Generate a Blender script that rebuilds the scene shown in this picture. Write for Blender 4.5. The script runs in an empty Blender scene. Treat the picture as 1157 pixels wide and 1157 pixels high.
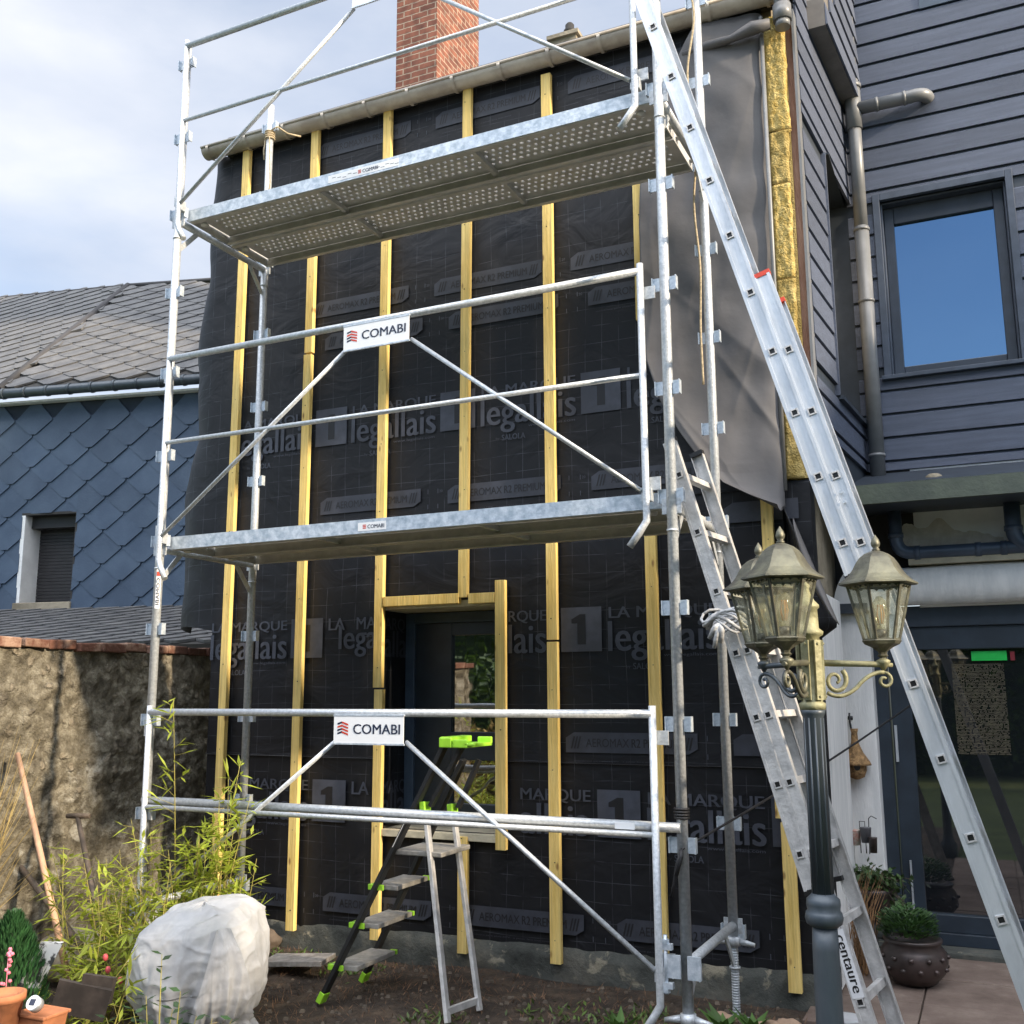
import bpy, math, random
from mathutils import Vector, Matrix, noise
random.seed(7)
sc = bpy.context.scene
COL = sc.collection
R_ = math.radians
# ------------------------------------------------------------------ camera
FPX, YAW, PIT, ROLL = 1157.46, 0.4306, 0.1761, -0.0048
EYE = Vector((0, 0, 1.5))
Fw = Vector((-math.sin(YAW)*math.cos(PIT), math.cos(YAW)*math.cos(PIT), math.sin(PIT)))
Rt0 = Vector((math.cos(YAW), math.sin(YAW), 0)); Up0 = Rt0.cross(Fw)
cr, sr = math.cos(ROLL), math.sin(ROLL)
Rt = Rt0*cr + Up0*sr; Up = Up0*cr - Rt0*sr
cam = bpy.data.objects.new('camera', bpy.data.cameras.new('camera')); COL.objects.link(cam)
cam.matrix_world = Matrix.Translation(EYE) @ Matrix((Rt, Up, -Fw)).transposed().to_4x4()
cam.data.sensor_width = 36; cam.data.lens = FPX*36/1157.0
cam.data.clip_start = .05; cam.data.clip_end = 3000
sc.camera = cam
# ------------------------------------------------------------------ light
ELEV, AZ = R_(23), R_(9)
TOSUN = Vector((math.cos(ELEV)*math.cos(AZ), -math.cos(ELEV)*math.sin(AZ), math.sin(ELEV)))
w = bpy.data.worlds.new('World'); sc.world = w; w.use_nodes = True
nt = w.node_tree; nt.nodes.clear(); N = nt.nodes.new; Lk = nt.links.new
out = N('ShaderNodeOutputWorld'); bg = N('ShaderNodeBackground'); sky = N('ShaderNodeTexSky')
sky.sky_type = 'NISHITA'; sky.sun_disc = False; sky.sun_elevation = ELEV; sky.sun_rotation = R_(90)+AZ
sky.air_density = 1.0; sky.dust_density = .6; sky.ozone_density = 1.5
tc = N('ShaderNodeTexCoord'); mp = N('ShaderNodeMapping'); mp.inputs['Scale'].default_value = (1.2, 1.2, 3.2); mp.inputs['Rotation'].default_value = (0, .35, 0)
n1 = N('ShaderNodeTexNoise'); n1.inputs['Scale'].default_value = 1.9; n1.inputs['Detail'].default_value = 7; n1.inputs['Roughness'].default_value = .55; n1.inputs['Distortion'].default_value = .25
cr1 = N('ShaderNodeValToRGB'); cr1.color_ramp.elements[0].position = .36; cr1.color_ramp.elements[0].color = (.62,.62,.62,1); cr1.color_ramp.elements[1].position = .62; cr1.color_ramp.elements[1].color = (.93,.93,.93,1)
n2 = N('ShaderNodeTexNoise'); n2.inputs['Scale'].default_value = 2.6; n2.inputs['Detail'].default_value = 6
cr2 = N('ShaderNodeValToRGB'); cr2.color_ramp.elements[0].position = .35; cr2.color_ramp.elements[0].color = (2.9,3.25,3.95,1); cr2.color_ramp.elements[1].position = .68; cr2.color_ramp.elements[1].color = (4.4,4.5,4.8,1)
mix = N('ShaderNodeMix'); mix.data_type = 'RGBA'
Lk(tc.outputs['Generated'], mp.inputs['Vector']); Lk(mp.outputs[0], n1.inputs['Vector']); Lk(mp.outputs[0], n2.inputs['Vector'])
Lk(n1.outputs['Fac'], cr1.inputs[0]); Lk(n2.outputs['Fac'], cr2.inputs[0])
sx_ = N('ShaderNodeSeparateXYZ'); Lk(tc.outputs['Generated'], sx_.inputs[0])
def MR(src, a, b_, c, d):
    q = N('ShaderNodeMapRange'); q.interpolation_type = 'SMOOTHSTEP'; q.inputs['From Min'].default_value = a; q.inputs['From Max'].default_value = b_; q.inputs['To Min'].default_value = c; q.inputs['To Max'].default_value = d; Lk(src, q.inputs['Value']); return q.outputs[0]
def MM(op, a, b_):
    q = N('ShaderNodeMath'); q.operation = op
    for i, v in enumerate((a, b_)):
        if isinstance(v, (int, float)): q.inputs[i].default_value = v
        else: Lk(v, q.inputs[i])
    return q.outputs[0]
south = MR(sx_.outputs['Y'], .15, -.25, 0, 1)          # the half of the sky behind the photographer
high = MR(sx_.outputs['Z'], .48, .66, 0, 1)            # bright cloud added to lift the shade, above a clear blue strip
fill_cloud = MM('MULTIPLY', south, high); clear = MM('MULTIPLY', south, MM('SUBTRACT', 1.0, high))
boost = N('ShaderNodeMix'); boost.data_type = 'RGBA'; boost.inputs['B'].default_value = (21,21.6,23,1); Lk(fill_cloud, boost.inputs['Factor']); Lk(cr2.outputs[0], boost.inputs['A'])
cover = MM('MAXIMUM', MM('MULTIPLY', cr1.outputs[0], MM('SUBTRACT', 1.0, MM('MULTIPLY', clear, .78))), MM('MULTIPLY', fill_cloud, .92))
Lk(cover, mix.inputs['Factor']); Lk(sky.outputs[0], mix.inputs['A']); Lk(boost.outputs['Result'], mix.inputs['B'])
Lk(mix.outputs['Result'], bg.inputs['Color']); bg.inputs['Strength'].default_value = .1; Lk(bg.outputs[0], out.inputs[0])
sun = bpy.data.objects.new('sun', bpy.data.lights.new('sun', 'SUN')); COL.objects.link(sun)
sun.data.energy = 3.3; sun.data.angle = R_(2.5); sun.data.color = (1, .83, .61)
sun.rotation_euler = TOSUN.to_track_quat('Z', 'Y').to_euler(); sun.location = (8, -4, 12)
sc.view_settings.view_transform = 'Standard'; sc.view_settings.look = 'None'; sc.view_settings.gamma = 1
sc.view_settings.exposure = 1.2

# ------------------------------------------------------------------ pixel rays (photo pixel -> point on a world plane)
def ray(x, y):
    return Fw*FPX + Rt*(x-578.5) - Up*(y-578.5)
def aty(x, y, Y): d = ray(x, y); return EYE + d*(Y/d.y)
def atx(x, y, X): d = ray(x, y); return EYE + d*(X/d.x)
def atz(x, y, Z): d = ray(x, y); return EYE + d*((Z-1.5)/d.z)

# ------------------------------------------------------------------ materials
MATS = {}
def mat(name, col, rough=.6, metal=0, var=.15, vscale=8, bump=0, bscale=40, coords='Object', island=0, spec=.5, stretch=(1,1,1), col2=None, cpos=(.4,.65), detail=5):
    m = bpy.data.materials.new(name); m.use_nodes = True; t = m.node_tree; b = t.nodes['Principled BSDF']
    b.inputs['Roughness'].default_value = rough; b.inputs['Metallic'].default_value = metal; b.inputs['Specular IOR Level'].default_value = spec
    tc = t.nodes.new('ShaderNodeTexCoord'); mp = t.nodes.new('ShaderNodeMapping'); mp.inputs['Scale'].default_value = stretch
    t.links.new(tc.outputs[coords], mp.inputs[0])
    n = t.nodes.new('ShaderNodeTexNoise'); n.inputs['Scale'].default_value = vscale; n.inputs['Detail'].default_value = detail; n.inputs['Roughness'].default_value = .6
    t.links.new(mp.outputs[0], n.inputs['Vector'])
    r = t.nodes.new('ShaderNodeValToRGB')
    c2 = col2 if col2 else tuple(min(1, c*(1+var)) for c in col)
    c1 = col if col2 else tuple(c*(1-var) for c in col)
    r.color_ramp.elements[0].position = cpos[0]; r.color_ramp.elements[0].color = (*c1, 1)
    r.color_ramp.elements[1].position = cpos[1]; r.color_ramp.elements[1].color = (*c2, 1)
    t.links.new(n.outputs['Fac'], r.inputs[0])
    last = r.outputs[0]
    if island:
        g = t.nodes.new('ShaderNodeNewGeometry'); h = t.nodes.new('ShaderNodeHueSaturation')
        mr = t.nodes.new('ShaderNodeMapRange'); mr.inputs['To Min'].default_value = 1-island; mr.inputs['To Max'].default_value = 1+island
        t.links.new(g.outputs['Random Per Island'], mr.inputs['Value']); t.links.new(mr.outputs[0], h.inputs['Value']); t.links.new(last, h.inputs['Color']); last = h.outputs[0]
    t.links.new(last, b.inputs['Base Color'])
    if bump:
        n2 = t.nodes.new('ShaderNodeTexNoise'); n2.inputs['Scale'].default_value = bscale; n2.inputs['Detail'].default_value = 6
        t.links.new(mp.outputs[0], n2.inputs['Vector'])
        bp = t.nodes.new('ShaderNodeBump'); bp.inputs['Strength'].default_value = bump; bp.inputs['Distance'].default_value = .02
        t.links.new(n2.outputs['Fac'], bp.inputs['Height']); t.links.new(bp.outputs[0], b.inputs['Normal'])
    MATS[name] = m; m['c'] = 1
    return m
def nodes_of(m): return m.node_tree, m.node_tree.nodes['Principled BSDF']
galv = mat('galvanised', (.38,.41,.44), .42, .35, vscale=60, col2=(.60,.63,.66), cpos=(.3,.7), bump=.15, bscale=90)
galvd = mat('galvanised_sheet', (.36,.43,.50), .45, .4, vscale=25, col2=(.66,.71,.77), cpos=(.35,.65), bump=.1, bscale=60)
deckm = mat('deck_steel', (.46,.46,.45), .55, .35, vscale=12, col2=(.62,.61,.59), cpos=(.3,.7), bump=.1, bscale=60)
alu = mat('aluminium', (.48,.51,.55), .38, .5, vscale=9, col2=(.70,.73,.77), cpos=(.3,.7), bump=.08, bscale=120, stretch=(1,1,.3))
aluw = mat('worn_aluminium', (.38,.38,.38), .5, .4, vscale=14, col2=(.68,.67,.66), cpos=(.3,.7), bump=.15, bscale=80)
black = mat('black_plastic', (.012,.012,.013), .4)
blackm = mat('black_metal', (.012,.013,.015), .5)
green = mat('lime_plastic', (.30,.62,.04), .4)
greytread = mat('tread', (.25,.24,.22), .8, vscale=30, bump=.3)
wood = mat('yellow_batten', (.70,.49,.14), .75, vscale=5, col2=(.84,.64,.24), cpos=(.35,.7), bump=.25, bscale=30, stretch=(6,6,.7))
def knots(m):
    t, b = nodes_of(m); src = b.inputs['Base Color'].links[0].from_socket
    g = t.nodes.new('ShaderNodeNewGeometry'); v = t.nodes.new('ShaderNodeTexVoronoi'); v.inputs['Scale'].default_value = 1
    mp = t.nodes.new('ShaderNodeMapping'); mp.inputs['Scale'].default_value = (14, 2, 5.5); t.links.new(g.outputs['Position'], mp.inputs[0]); t.links.new(mp.outputs[0], v.inputs['Vector'])
    r = t.nodes.new('ShaderNodeMapRange'); r.inputs['From Min'].default_value = .06; r.inputs['From Max'].default_value = .15; r.inputs['To Min'].default_value = .8; r.inputs['To Max'].default_value = 0; t.links.new(v.outputs['Distance'], r.inputs['Value'])
    x = t.nodes.new('ShaderNodeMix'); x.data_type = 'RGBA'; x.inputs['B'].default_value = (.22,.10,.03,1); t.links.new(r.outputs[0], x.inputs['Factor']); t.links.new(src, x.inputs['A'])
    w_ = t.nodes.new('ShaderNodeTexNoise'); w_.inputs['Scale'].default_value = 1; w_.inputs['Detail'].default_value = 4; mp2 = t.nodes.new('ShaderNodeMapping'); mp2.inputs['Scale'].default_value = (90, 30, 2.2); t.links.new(g.outputs['Position'], mp2.inputs[0]); t.links.new(mp2.outputs[0], w_.inputs['Vector'])
    r2 = t.nodes.new('ShaderNodeMapRange'); r2.inputs['From Min'].default_value = .3; r2.inputs['From Max'].default_value = .7; r2.inputs['To Min'].default_value = .78; r2.inputs['To Max'].default_value = 1.08; t.links.new(w_.outputs['Fac'], r2.inputs['Value'])
    h = t.nodes.new('ShaderNodeHueSaturation'); t.links.new(r2.outputs[0], h.inputs['Value']); t.links.new(x.outputs['Result'], h.inputs['Color']); t.links.new(h.outputs[0], b.inputs['Base Color'])
knots(wood)
wood_side = mat('pale_board', (.50,.45,.33), .7, vscale=8, bump=.2)
slate = mat('siding', (.074,.090,.132), .58, vscale=3, var=.12, bump=.22, bscale=55, stretch=(1,4,14), island=.13)
trimd = mat('dark_trim', (.035,.045,.06), .5, var=.15)
framem = mat('window_frame_dark', (.02,.028,.038), .4)
blueframe = mat('blue_frame', (.05,.075,.11), .45)
bluetile = mat('blue_tile', (.040,.066,.11), .6, vscale=2.5, col2=(.058,.09,.14), bump=.15, bscale=40, island=.1)
rooftile = mat('roof_slate', (.085,.085,.088), .65, vscale=6, col2=(.135,.132,.13), bump=.25, bscale=90, island=.09)
roofdark = mat('roof_backing', (.03,.028,.026), .8)
zinc = mat('zinc_beige', (.34,.30,.255), .5, .2, vscale=7, col2=(.46,.42,.36), bump=.08)
zincdark = mat('dark_gutter', (.055,.07,.085), .4, .1, vscale=10)
pvcgrey = mat('grey_pipe', (.16,.165,.17), .38, vscale=6, col2=(.205,.21,.215))
pvcblue = mat('blue_pipe', (.06,.085,.13), .35, vscale=6)
insul = mat('mineral_wool', (.40,.28,.08), 1, vscale=26, col2=(.62,.49,.21), cpos=(.35,.7), bump=.7, bscale=110, spec=.05)
insuld = mat('aged_wool', (.30,.22,.075), 1, vscale=12, col2=(.56,.43,.18), bump=.7, bscale=110, spec=.05)
redwood = mat('reddish_board', (.24,.115,.07), .75, vscale=6, col2=(.34,.20,.14), bump=.3, stretch=(3,3,.6))
plaster = mat('white_plaster', (.70,.70,.69), .85, vscale=4, col2=(.82,.82,.81), bump=.25, bscale=25)
peel = mat('bare_plaster', (.56,.52,.46), .95, vscale=14, col2=(.70,.66,.60), bump=.5)
whitepaint = mat('white_painted_wood', (.68,.69,.69), .7, vscale=5, col2=(.82,.82,.81), bump=.2, stretch=(3,3,.5))
signw = mat('sign_white', (.78,.79,.80), .5, var=.03)
navy = mat('navy_ink', (.012,.02,.05), .5)
redink = mat('red_ink', (.62,.06,.03), .5)
greeny = mat('green_ledge', (.075,.09,.07), .6, vscale=5, col2=(.11,.13,.095), bump=.15)
lampm = mat('lamp_patina', (.075,.072,.058), .48, .4, vscale=7, col2=(.21,.205,.14), cpos=(.38,.68), bump=.25, bscale=40)
lampd = mat('lamp_dark', (.05,.065,.08), .42, .25, vscale=9, col2=(.085,.10,.115), bump=.08, stretch=(1,1,.3))
lampy = mat('lamp_lichen', (.22,.21,.12), .6, .25, vscale=10, col2=(.38,.37,.22), cpos=(.4,.72), bump=.3, bscale=40)
fleece = mat('fleece', (.50,.51,.53), .95, vscale=7, col2=(.66,.66,.66), bump=.25, bscale=30, spec=.05)
terra = mat('terracotta', (.42,.16,.07), .8, vscale=8, var=.2, bump=.1)
potm = mat('dark_glazed_pot', (.035,.028,.026), .35, .3, vscale=5, col2=(.09,.065,.06))
stone = mat('stone', (.20,.17,.12), .9, vscale=4, col2=(.36,.31,.23), bump=.6, bscale=15, island=.2)
toolwood = mat('tool_handle', (.45,.27,.17), .7, vscale=8, var=.2, bump=.2, stretch=(1,1,.2))
toolold = mat('old_handle', (.10,.075,.055), .8, vscale=9, var=.3, bump=.3)
rope = mat('rope', (.42,.34,.22), .9, vscale=60, var=.3)
strap = mat('black_strap', (.012,.012,.014), .6)
cloth = mat('rag', (.38,.38,.38), .9, vscale=20, var=.3, bump=.4)
redc = mat('red_cloth', (.45,.02,.03), .7)
straw = mat('straw', (.33,.20,.09), .9, vscale=40, var=.35, bump=.8, bscale=70)
pinkf = mat('pink_flower', (.75,.20,.28), .6)
def leafm(name, col, tr=.5, island=.35):
    m = mat(name, col, .55, var=.25, vscale=3, island=island); t, b = nodes_of(m)
    o = t.nodes['Material Output']; tl = t.nodes.new('ShaderNodeBsdfTranslucent'); ms = t.nodes.new('ShaderNodeMixShader'); ms.inputs[0].default_value = tr*.6
    src = b.inputs['Base Color'].links[0].from_socket
    t.links.new(src, tl.inputs['Color']); t.links.new(b.outputs[0], ms.inputs[1]); t.links.new(tl.outputs[0], ms.inputs[2]); t.links.new(ms.outputs[0], o.inputs[0]); return m
def sheer(m):
    t, b = nodes_of(m); o = t.nodes['Material Output']; tl = t.nodes.new('ShaderNodeBsdfTranslucent'); tl.inputs[0].default_value = (.75,.75,.76,1)
    tr = t.nodes.new('ShaderNodeBsdfTransparent'); m1 = t.nodes.new('ShaderNodeMixShader'); m2 = t.nodes.new('ShaderNodeMixShader'); m1.inputs[0].default_value = .35
    n = t.nodes.new('ShaderNodeTexNoise'); n.inputs['Scale'].default_value = 5; n.inputs['Detail'].default_value = 4
    r = t.nodes.new('ShaderNodeMapRange'); r.inputs['From Min'].default_value = .35; r.inputs['From Max'].default_value = .7; r.inputs['To Min'].default_value = .04; r.inputs['To Max'].default_value = .34; t.links.new(n.outputs['Fac'], r.inputs['Value'])
    t.links.new(b.outputs[0], m1.inputs[1]); t.links.new(tl.outputs[0], m1.inputs[2]); t.links.new(r.outputs[0], m2.inputs[0]); t.links.new(m1.outputs[0], m2.inputs[1]); t.links.new(tr.outputs[0], m2.inputs[2]); t.links.new(m2.outputs[0], o.inputs[0])
fleece.node_tree.nodes['Principled BSDF'].inputs['Roughness'].default_value = .8
sheer(fleece)
bambl = leafm('bamboo_leaf', (.36,.42,.05), .8)
bambs = mat('bamboo_stem', (.30,.26,.06), .6)
leafd = leafm('dark_leaf', (.035,.075,.025), .4)
leafg = leafm('green_leaf', (.075,.16,.03), .5)
conif = leafm('conifer', (.035,.11,.035), .3)
dry = leafm('dry_reed', (.50,.38,.16), .4)
hedgel = leafm('hedge_leaf', (.07,.13,.02), .5)
# galvanised etc. mats done; special ones:
def membrane_mat():
    m = bpy.data.materials.new('membrane'); m.use_nodes = True; t, b = nodes_of(m)
    b.inputs['Roughness'].default_value = .55; b.inputs['Specular IOR Level'].default_value = .32
    g = t.nodes.new('ShaderNodeNewGeometry'); s = t.nodes.new('ShaderNodeSeparateXYZ'); t.links.new(g.outputs['Position'], s.inputs[0])
    nz = t.nodes.new('ShaderNodeTexNoise'); nz.inputs['Scale'].default_value = 1.3; t.links.new(g.outputs['Position'], nz.inputs['Vector'])
    def M(op, a, c, d=None):
        q = t.nodes.new('ShaderNodeMath'); q.operation = op
        for i, v in enumerate((a, c, d)):
            if v is None: continue
            if isinstance(v, (int, float)): q.inputs[i].default_value = v
            else: t.links.new(v, q.inputs[i])
        return q.outputs[0]
    wob = M('MULTIPLY', nz.outputs['Fac'], .05)
    def line(ax, per, wd):
        f = M('PINGPONG', M('ADD', ax, wob), per/2); return M('LESS_THAN', f, wd)
    lx = line(M('ADD', s.outputs['X'], s.outputs['Y']), .105, .0013); lz = line(s.outputs['Z'], .105, .0013)
    l = M('MAXIMUM', lx, lz)
    n3 = t.nodes.new('ShaderNodeTexNoise'); n3.inputs['Scale'].default_value = 9; n3.inputs['Detail'].default_value = 3; t.links.new(g.outputs['Position'], n3.inputs['Vector'])
    brk = t.nodes.new('ShaderNodeMapRange'); brk.inputs['From Min'].default_value = .4; brk.inputs['From Max'].default_value = .6; t.links.new(n3.outputs['Fac'], brk.inputs['Value'])
    l = M('MULTIPLY', l, brk.outputs[0])
    c = t.nodes.new('ShaderNodeMix'); c.data_type = 'RGBA'; c.inputs['A'].default_value = (.0085,.009,.0115,1); c.inputs['B'].default_value = (.07,.075,.09,1)
    t.links.new(M('MULTIPLY', l, .8), c.inputs['Factor'])
    t.links.new(c.outputs['Result'], b.inputs['Base Color'])
    mp = t.nodes.new('ShaderNodeMapping'); mp.inputs['Scale'].default_value = (1.2, 1.2, 1.7); t.links.new(g.outputs['Position'], mp.inputs[0])
    n2 = t.nodes.new('ShaderNodeTexNoise'); n2.inputs['Scale'].default_value = 2.2; n2.inputs['Detail'].default_value = 3; n2.inputs['Distortion'].default_value = 1.2; t.links.new(mp.outputs[0], n2.inputs['Vector'])
    bp = t.nodes.new('ShaderNodeBump'); bp.inputs['Strength'].default_value = .27; bp.inputs['Distance'].default_value = .05; t.links.new(n2.outputs['Fac'], bp.inputs['Height']); t.links.new(bp.outputs[0], b.inputs['Normal'])
    return m
memb = membrane_mat()
printm = mat('membrane_print', (.050,.056,.075), .6, vscale=7, var=.22)
printl = mat('membrane_band', (.036,.040,.054), .6, vscale=7, var=.22)
printd = mat('membrane_ink', (.008,.008,.01), .5)
flapm = mat('grey_membrane', (.092,.090,.095), .6, vscale=2, var=.12, bump=.4, bscale=4)
def glass_mat(name, tint=(1,1,1), rough=.02, base=(.01,.012,.015)):
    m = bpy.data.materials.new(name); m.use_nodes = True; t, b = nodes_of(m)
    b.inputs['Base Color'].default_value = (*base, 1); b.inputs['Roughness'].default_value = rough; b.inputs['Specular IOR Level'].default_value = .9; b.inputs['IOR'].default_value = 1.9
    n = t.nodes.new('ShaderNodeTexNoise'); n.inputs['Scale'].default_value = 1.2; bp = t.nodes.new('ShaderNodeBump'); bp.inputs['Strength'].default_value = .04; bp.inputs['Distance'].default_value = .05
    t.links.new(n.outputs['Fac'], bp.inputs['Height']); t.links.new(bp.outputs[0], b.inputs['Normal'])
    return m
glassw = glass_mat('window_glass'); glassw.node_tree.nodes['Principled BSDF'].inputs['IOR'].default_value = 3.2; glassw.node_tree.nodes['Principled BSDF'].inputs['Specular Tint'].default_value = (.42,.68,1,1)
glassd = glass_mat('door_glass'); glassm = glass_mat('mirroring_glass'); glassm.node_tree.nodes['Principled BSDF'].inputs['IOR'].default_value = 3.0
def clearglass():
    m = bpy.data.materials.new('lantern_glass'); m.use_nodes = True; t, b = nodes_of(m); o = t.nodes['Material Output']
    tr = t.nodes.new('ShaderNodeBsdfTransparent'); tr.inputs[0].default_value = (.86,.86,.78,1)
    b.inputs['Base Color'].default_value = (.62,.62,.50,1); b.inputs['Roughness'].default_value = .12; b.inputs['Specular IOR Level'].default_value = .8
    n = t.nodes.new('ShaderNodeTexNoise'); n.inputs['Scale'].default_value = 9; n.inputs['Detail'].default_value = 2
    r = t.nodes.new('ShaderNodeMapRange'); r.inputs['From Min'].default_value = .35; r.inputs['From Max'].default_value = .75; r.inputs['To Min'].default_value = .10; r.inputs['To Max'].default_value = .34; t.links.new(n.outputs['Fac'], r.inputs['Value'])
    ms = t.nodes.new('ShaderNodeMixShader'); t.links.new(r.outputs[0], ms.inputs[0]); t.links.new(tr.outputs[0], ms.inputs[1]); t.links.new(b.outputs[0], ms.inputs[2]); t.links.new(ms.outputs[0], o.inputs[0])
    return m
lglass = clearglass()
amber = mat('amber_bulb', (.75,.36,.08), .3)
def brick_mat():
    m = bpy.data.materials.new('chimney_brick'); m.use_nodes = True; t, b = nodes_of(m); b.inputs['Roughness'].default_value = .9
    g = t.nodes.new('ShaderNodeNewGeometry'); s = t.nodes.new('ShaderNodeSeparateXYZ'); t.links.new(g.outputs['Position'], s.inputs[0])
    a = t.nodes.new('ShaderNodeMath'); a.operation = 'ADD'; t.links.new(s.outputs['X'], a.inputs[0]); t.links.new(s.outputs['Y'], a.inputs[1])
    c = t.nodes.new('ShaderNodeCombineXYZ'); t.links.new(a.outputs[0], c.inputs[0]); t.links.new(s.outputs['Z'], c.inputs[1])
    n = t.nodes.new('ShaderNodeTexNoise'); n.inputs['Scale'].default_value = 14; vm = t.nodes.new('ShaderNodeVectorMath'); vm.operation = 'MULTIPLY_ADD'; vm.inputs[1].default_value = (.016,.016,0)
    t.links.new(n.outputs['Color'], vm.inputs[0]); t.links.new(c.outputs[0], vm.inputs[2])
    k = t.nodes.new('ShaderNodeTexBrick'); k.inputs['Scale'].default_value = 1; k.inputs['Brick Width'].default_value = .21; k.inputs['Row Height'].default_value = .074; k.inputs['Mortar Size'].default_value = .008
    k.inputs['Mortar Smooth'].default_value = .3
    k.inputs['Color1'].default_value = (.27,.105,.068,1); k.inputs['Color2'].default_value = (.16,.062,.045,1); k.inputs['Mortar'].default_value = (.38,.31,.25,1)
    t.links.new(vm.outputs[0], k.inputs['Vector'])
    n4 = t.nodes.new('ShaderNodeTexNoise'); n4.inputs['Scale'].default_value = 9; n4.inputs['Detail'].default_value = 6; t.links.new(g.outputs['Position'], n4.inputs['Vector'])
    mm = t.nodes.new('ShaderNodeMix'); mm.data_type = 'RGBA'; mm.blend_type = 'MULTIPLY'; mm.inputs['Factor'].default_value = .8
    rr = t.nodes.new('ShaderNodeValToRGB'); rr.color_ramp.elements[0].position = .3; rr.color_ramp.elements[0].color = (.45,.42,.4,1); rr.color_ramp.elements[1].position = .7; rr.color_ramp.elements[1].color = (1.3,1.2,1.1,1)
    t.links.new(n4.outputs['Fac'], rr.inputs[0]); t.links.new(k.outputs['Color'], mm.inputs['A']); t.links.new(rr.outputs[0], mm.inputs['B'])
    t.links.new(mm.outputs['Result'], b.inputs['Base Color'])
    bp = t.nodes.new('ShaderNodeBump'); bp.inputs['Strength'].default_value = .9; bp.inputs['Distance'].default_value = .012; bp.invert = True; t.links.new(k.outputs['Fac'], bp.inputs['Height'])
    bp2 = t.nodes.new('ShaderNodeBump'); bp2.inputs['Strength'].default_value = .5; bp2.inputs['Distance'].default_value = .01; t.links.new(n4.outputs['Fac'], bp2.inputs['Height']); t.links.new(bp.outputs[0], bp2.inputs['Normal']); t.links.new(bp2.outputs[0], b.inputs['Normal'])
    return m
brick = brick_mat()
copbrick = mat('coping_brick', (.13,.055,.035), .95, vscale=9, col2=(.28,.18,.13), cpos=(.45,.62), bump=.5, island=.25)
def patchy(name, cols, scale, bump, bscale, lich=None, lscale=5, cells=0):
    m = bpy.data.materials.new(name); m.use_nodes = True; t, b = nodes_of(m); b.inputs['Roughness'].default_value = .95
    g = t.nodes.new('ShaderNodeNewGeometry'); n = t.nodes.new('ShaderNodeTexNoise'); n.inputs['Scale'].default_value = scale; n.inputs['Detail'].default_value = 9; n.inputs['Roughness'].default_value = .68; t.links.new(g.outputs['Position'], n.inputs['Vector'])
    r = t.nodes.new('ShaderNodeValToRGB'); el = r.color_ramp.elements
    for i, (p, c) in enumerate(cols):
        e = el[i] if i < 2 else el.new(p); e.position = p; e.color = (*c, 1)
    t.links.new(n.outputs['Fac'], r.inputs[0]); last = r.outputs[0]
    if lich:
        n2 = t.nodes.new('ShaderNodeTexNoise'); n2.inputs['Scale'].default_value = lscale; n2.inputs['Detail'].default_value = 7; n2.inputs['Roughness'].default_value = .6; n2.inputs['Distortion'].default_value = .4; t.links.new(g.outputs['Position'], n2.inputs['Vector'])
        r2 = t.nodes.new('ShaderNodeMapRange'); r2.inputs['From Min'].default_value = .60; r2.inputs['From Max'].default_value = .645; r2.inputs['To Max'].default_value = .75; t.links.new(n2.outputs['Fac'], r2.inputs['Value'])
        mm = t.nodes.new('ShaderNodeMix'); mm.data_type = 'RGBA'; mm.inputs['B'].default_value = (*lich, 1); t.links.new(r2.outputs[0], mm.inputs['Factor']); t.links.new(last, mm.inputs['A']); last = mm.outputs['Result']
    if cells:   # flints and rubble showing through the mortar
        wn_ = t.nodes.new('ShaderNodeTexNoise'); wn_.inputs['Scale'].default_value = cells*.6; wn_.inputs['Detail'].default_value = 3; t.links.new(g.outputs['Position'], wn_.inputs['Vector'])
        wa = t.nodes.new('ShaderNodeVectorMath'); wa.operation = 'MULTIPLY_ADD'; wa.inputs[1].default_value = (.12,.12,.12); t.links.new(wn_.outputs['Color'], wa.inputs[0]); t.links.new(g.outputs['Position'], wa.inputs[2])
        vo = t.nodes.new('ShaderNodeTexVoronoi'); vo.inputs['Scale'].default_value = cells; t.links.new(wa.outputs[0], vo.inputs['Vector'])
        rr = t.nodes.new('ShaderNodeMapRange'); rr.inputs['From Min'].default_value = .22; rr.inputs['From Max'].default_value = .42; rr.inputs['To Min'].default_value = 1; rr.inputs['To Max'].default_value = 0; t.links.new(vo.outputs['Distance'], rr.inputs['Value'])
        bw_ = t.nodes.new('ShaderNodeSeparateColor'); t.links.new(vo.outputs['Color'], bw_.inputs[0])
        pk = t.nodes.new('ShaderNodeMapRange'); pk.inputs['From Min'].default_value = .45; pk.inputs['From Max'].default_value = .6; t.links.new(bw_.outputs[0], pk.inputs['Value'])
        mk = t.nodes.new('ShaderNodeMath'); mk.operation = 'MULTIPLY'; t.links.new(rr.outputs[0], mk.inputs[0]); t.links.new(pk.outputs[0], mk.inputs[1])
        sc_ = t.nodes.new('ShaderNodeValToRGB'); sc_.color_ramp.elements[0].color = (.10,.085,.065,1); sc_.color_ramp.elements[1].color = (.42,.36,.27,1); t.links.new(bw_.outputs[1], sc_.inputs[0])
        mx = t.nodes.new('ShaderNodeMix'); mx.data_type = 'RGBA'; mf = t.nodes.new('ShaderNodeMath'); mf.operation = 'MULTIPLY'; mf.inputs[1].default_value = .65; t.links.new(mk.outputs[0], mf.inputs[0]); t.links.new(mf.outputs[0], mx.inputs['Factor']); t.links.new(last, mx.inputs['A']); t.links.new(sc_.outputs[0], mx.inputs['B']); last = mx.outputs['Result']
    t.links.new(last, b.inputs['Base Color'])
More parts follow.
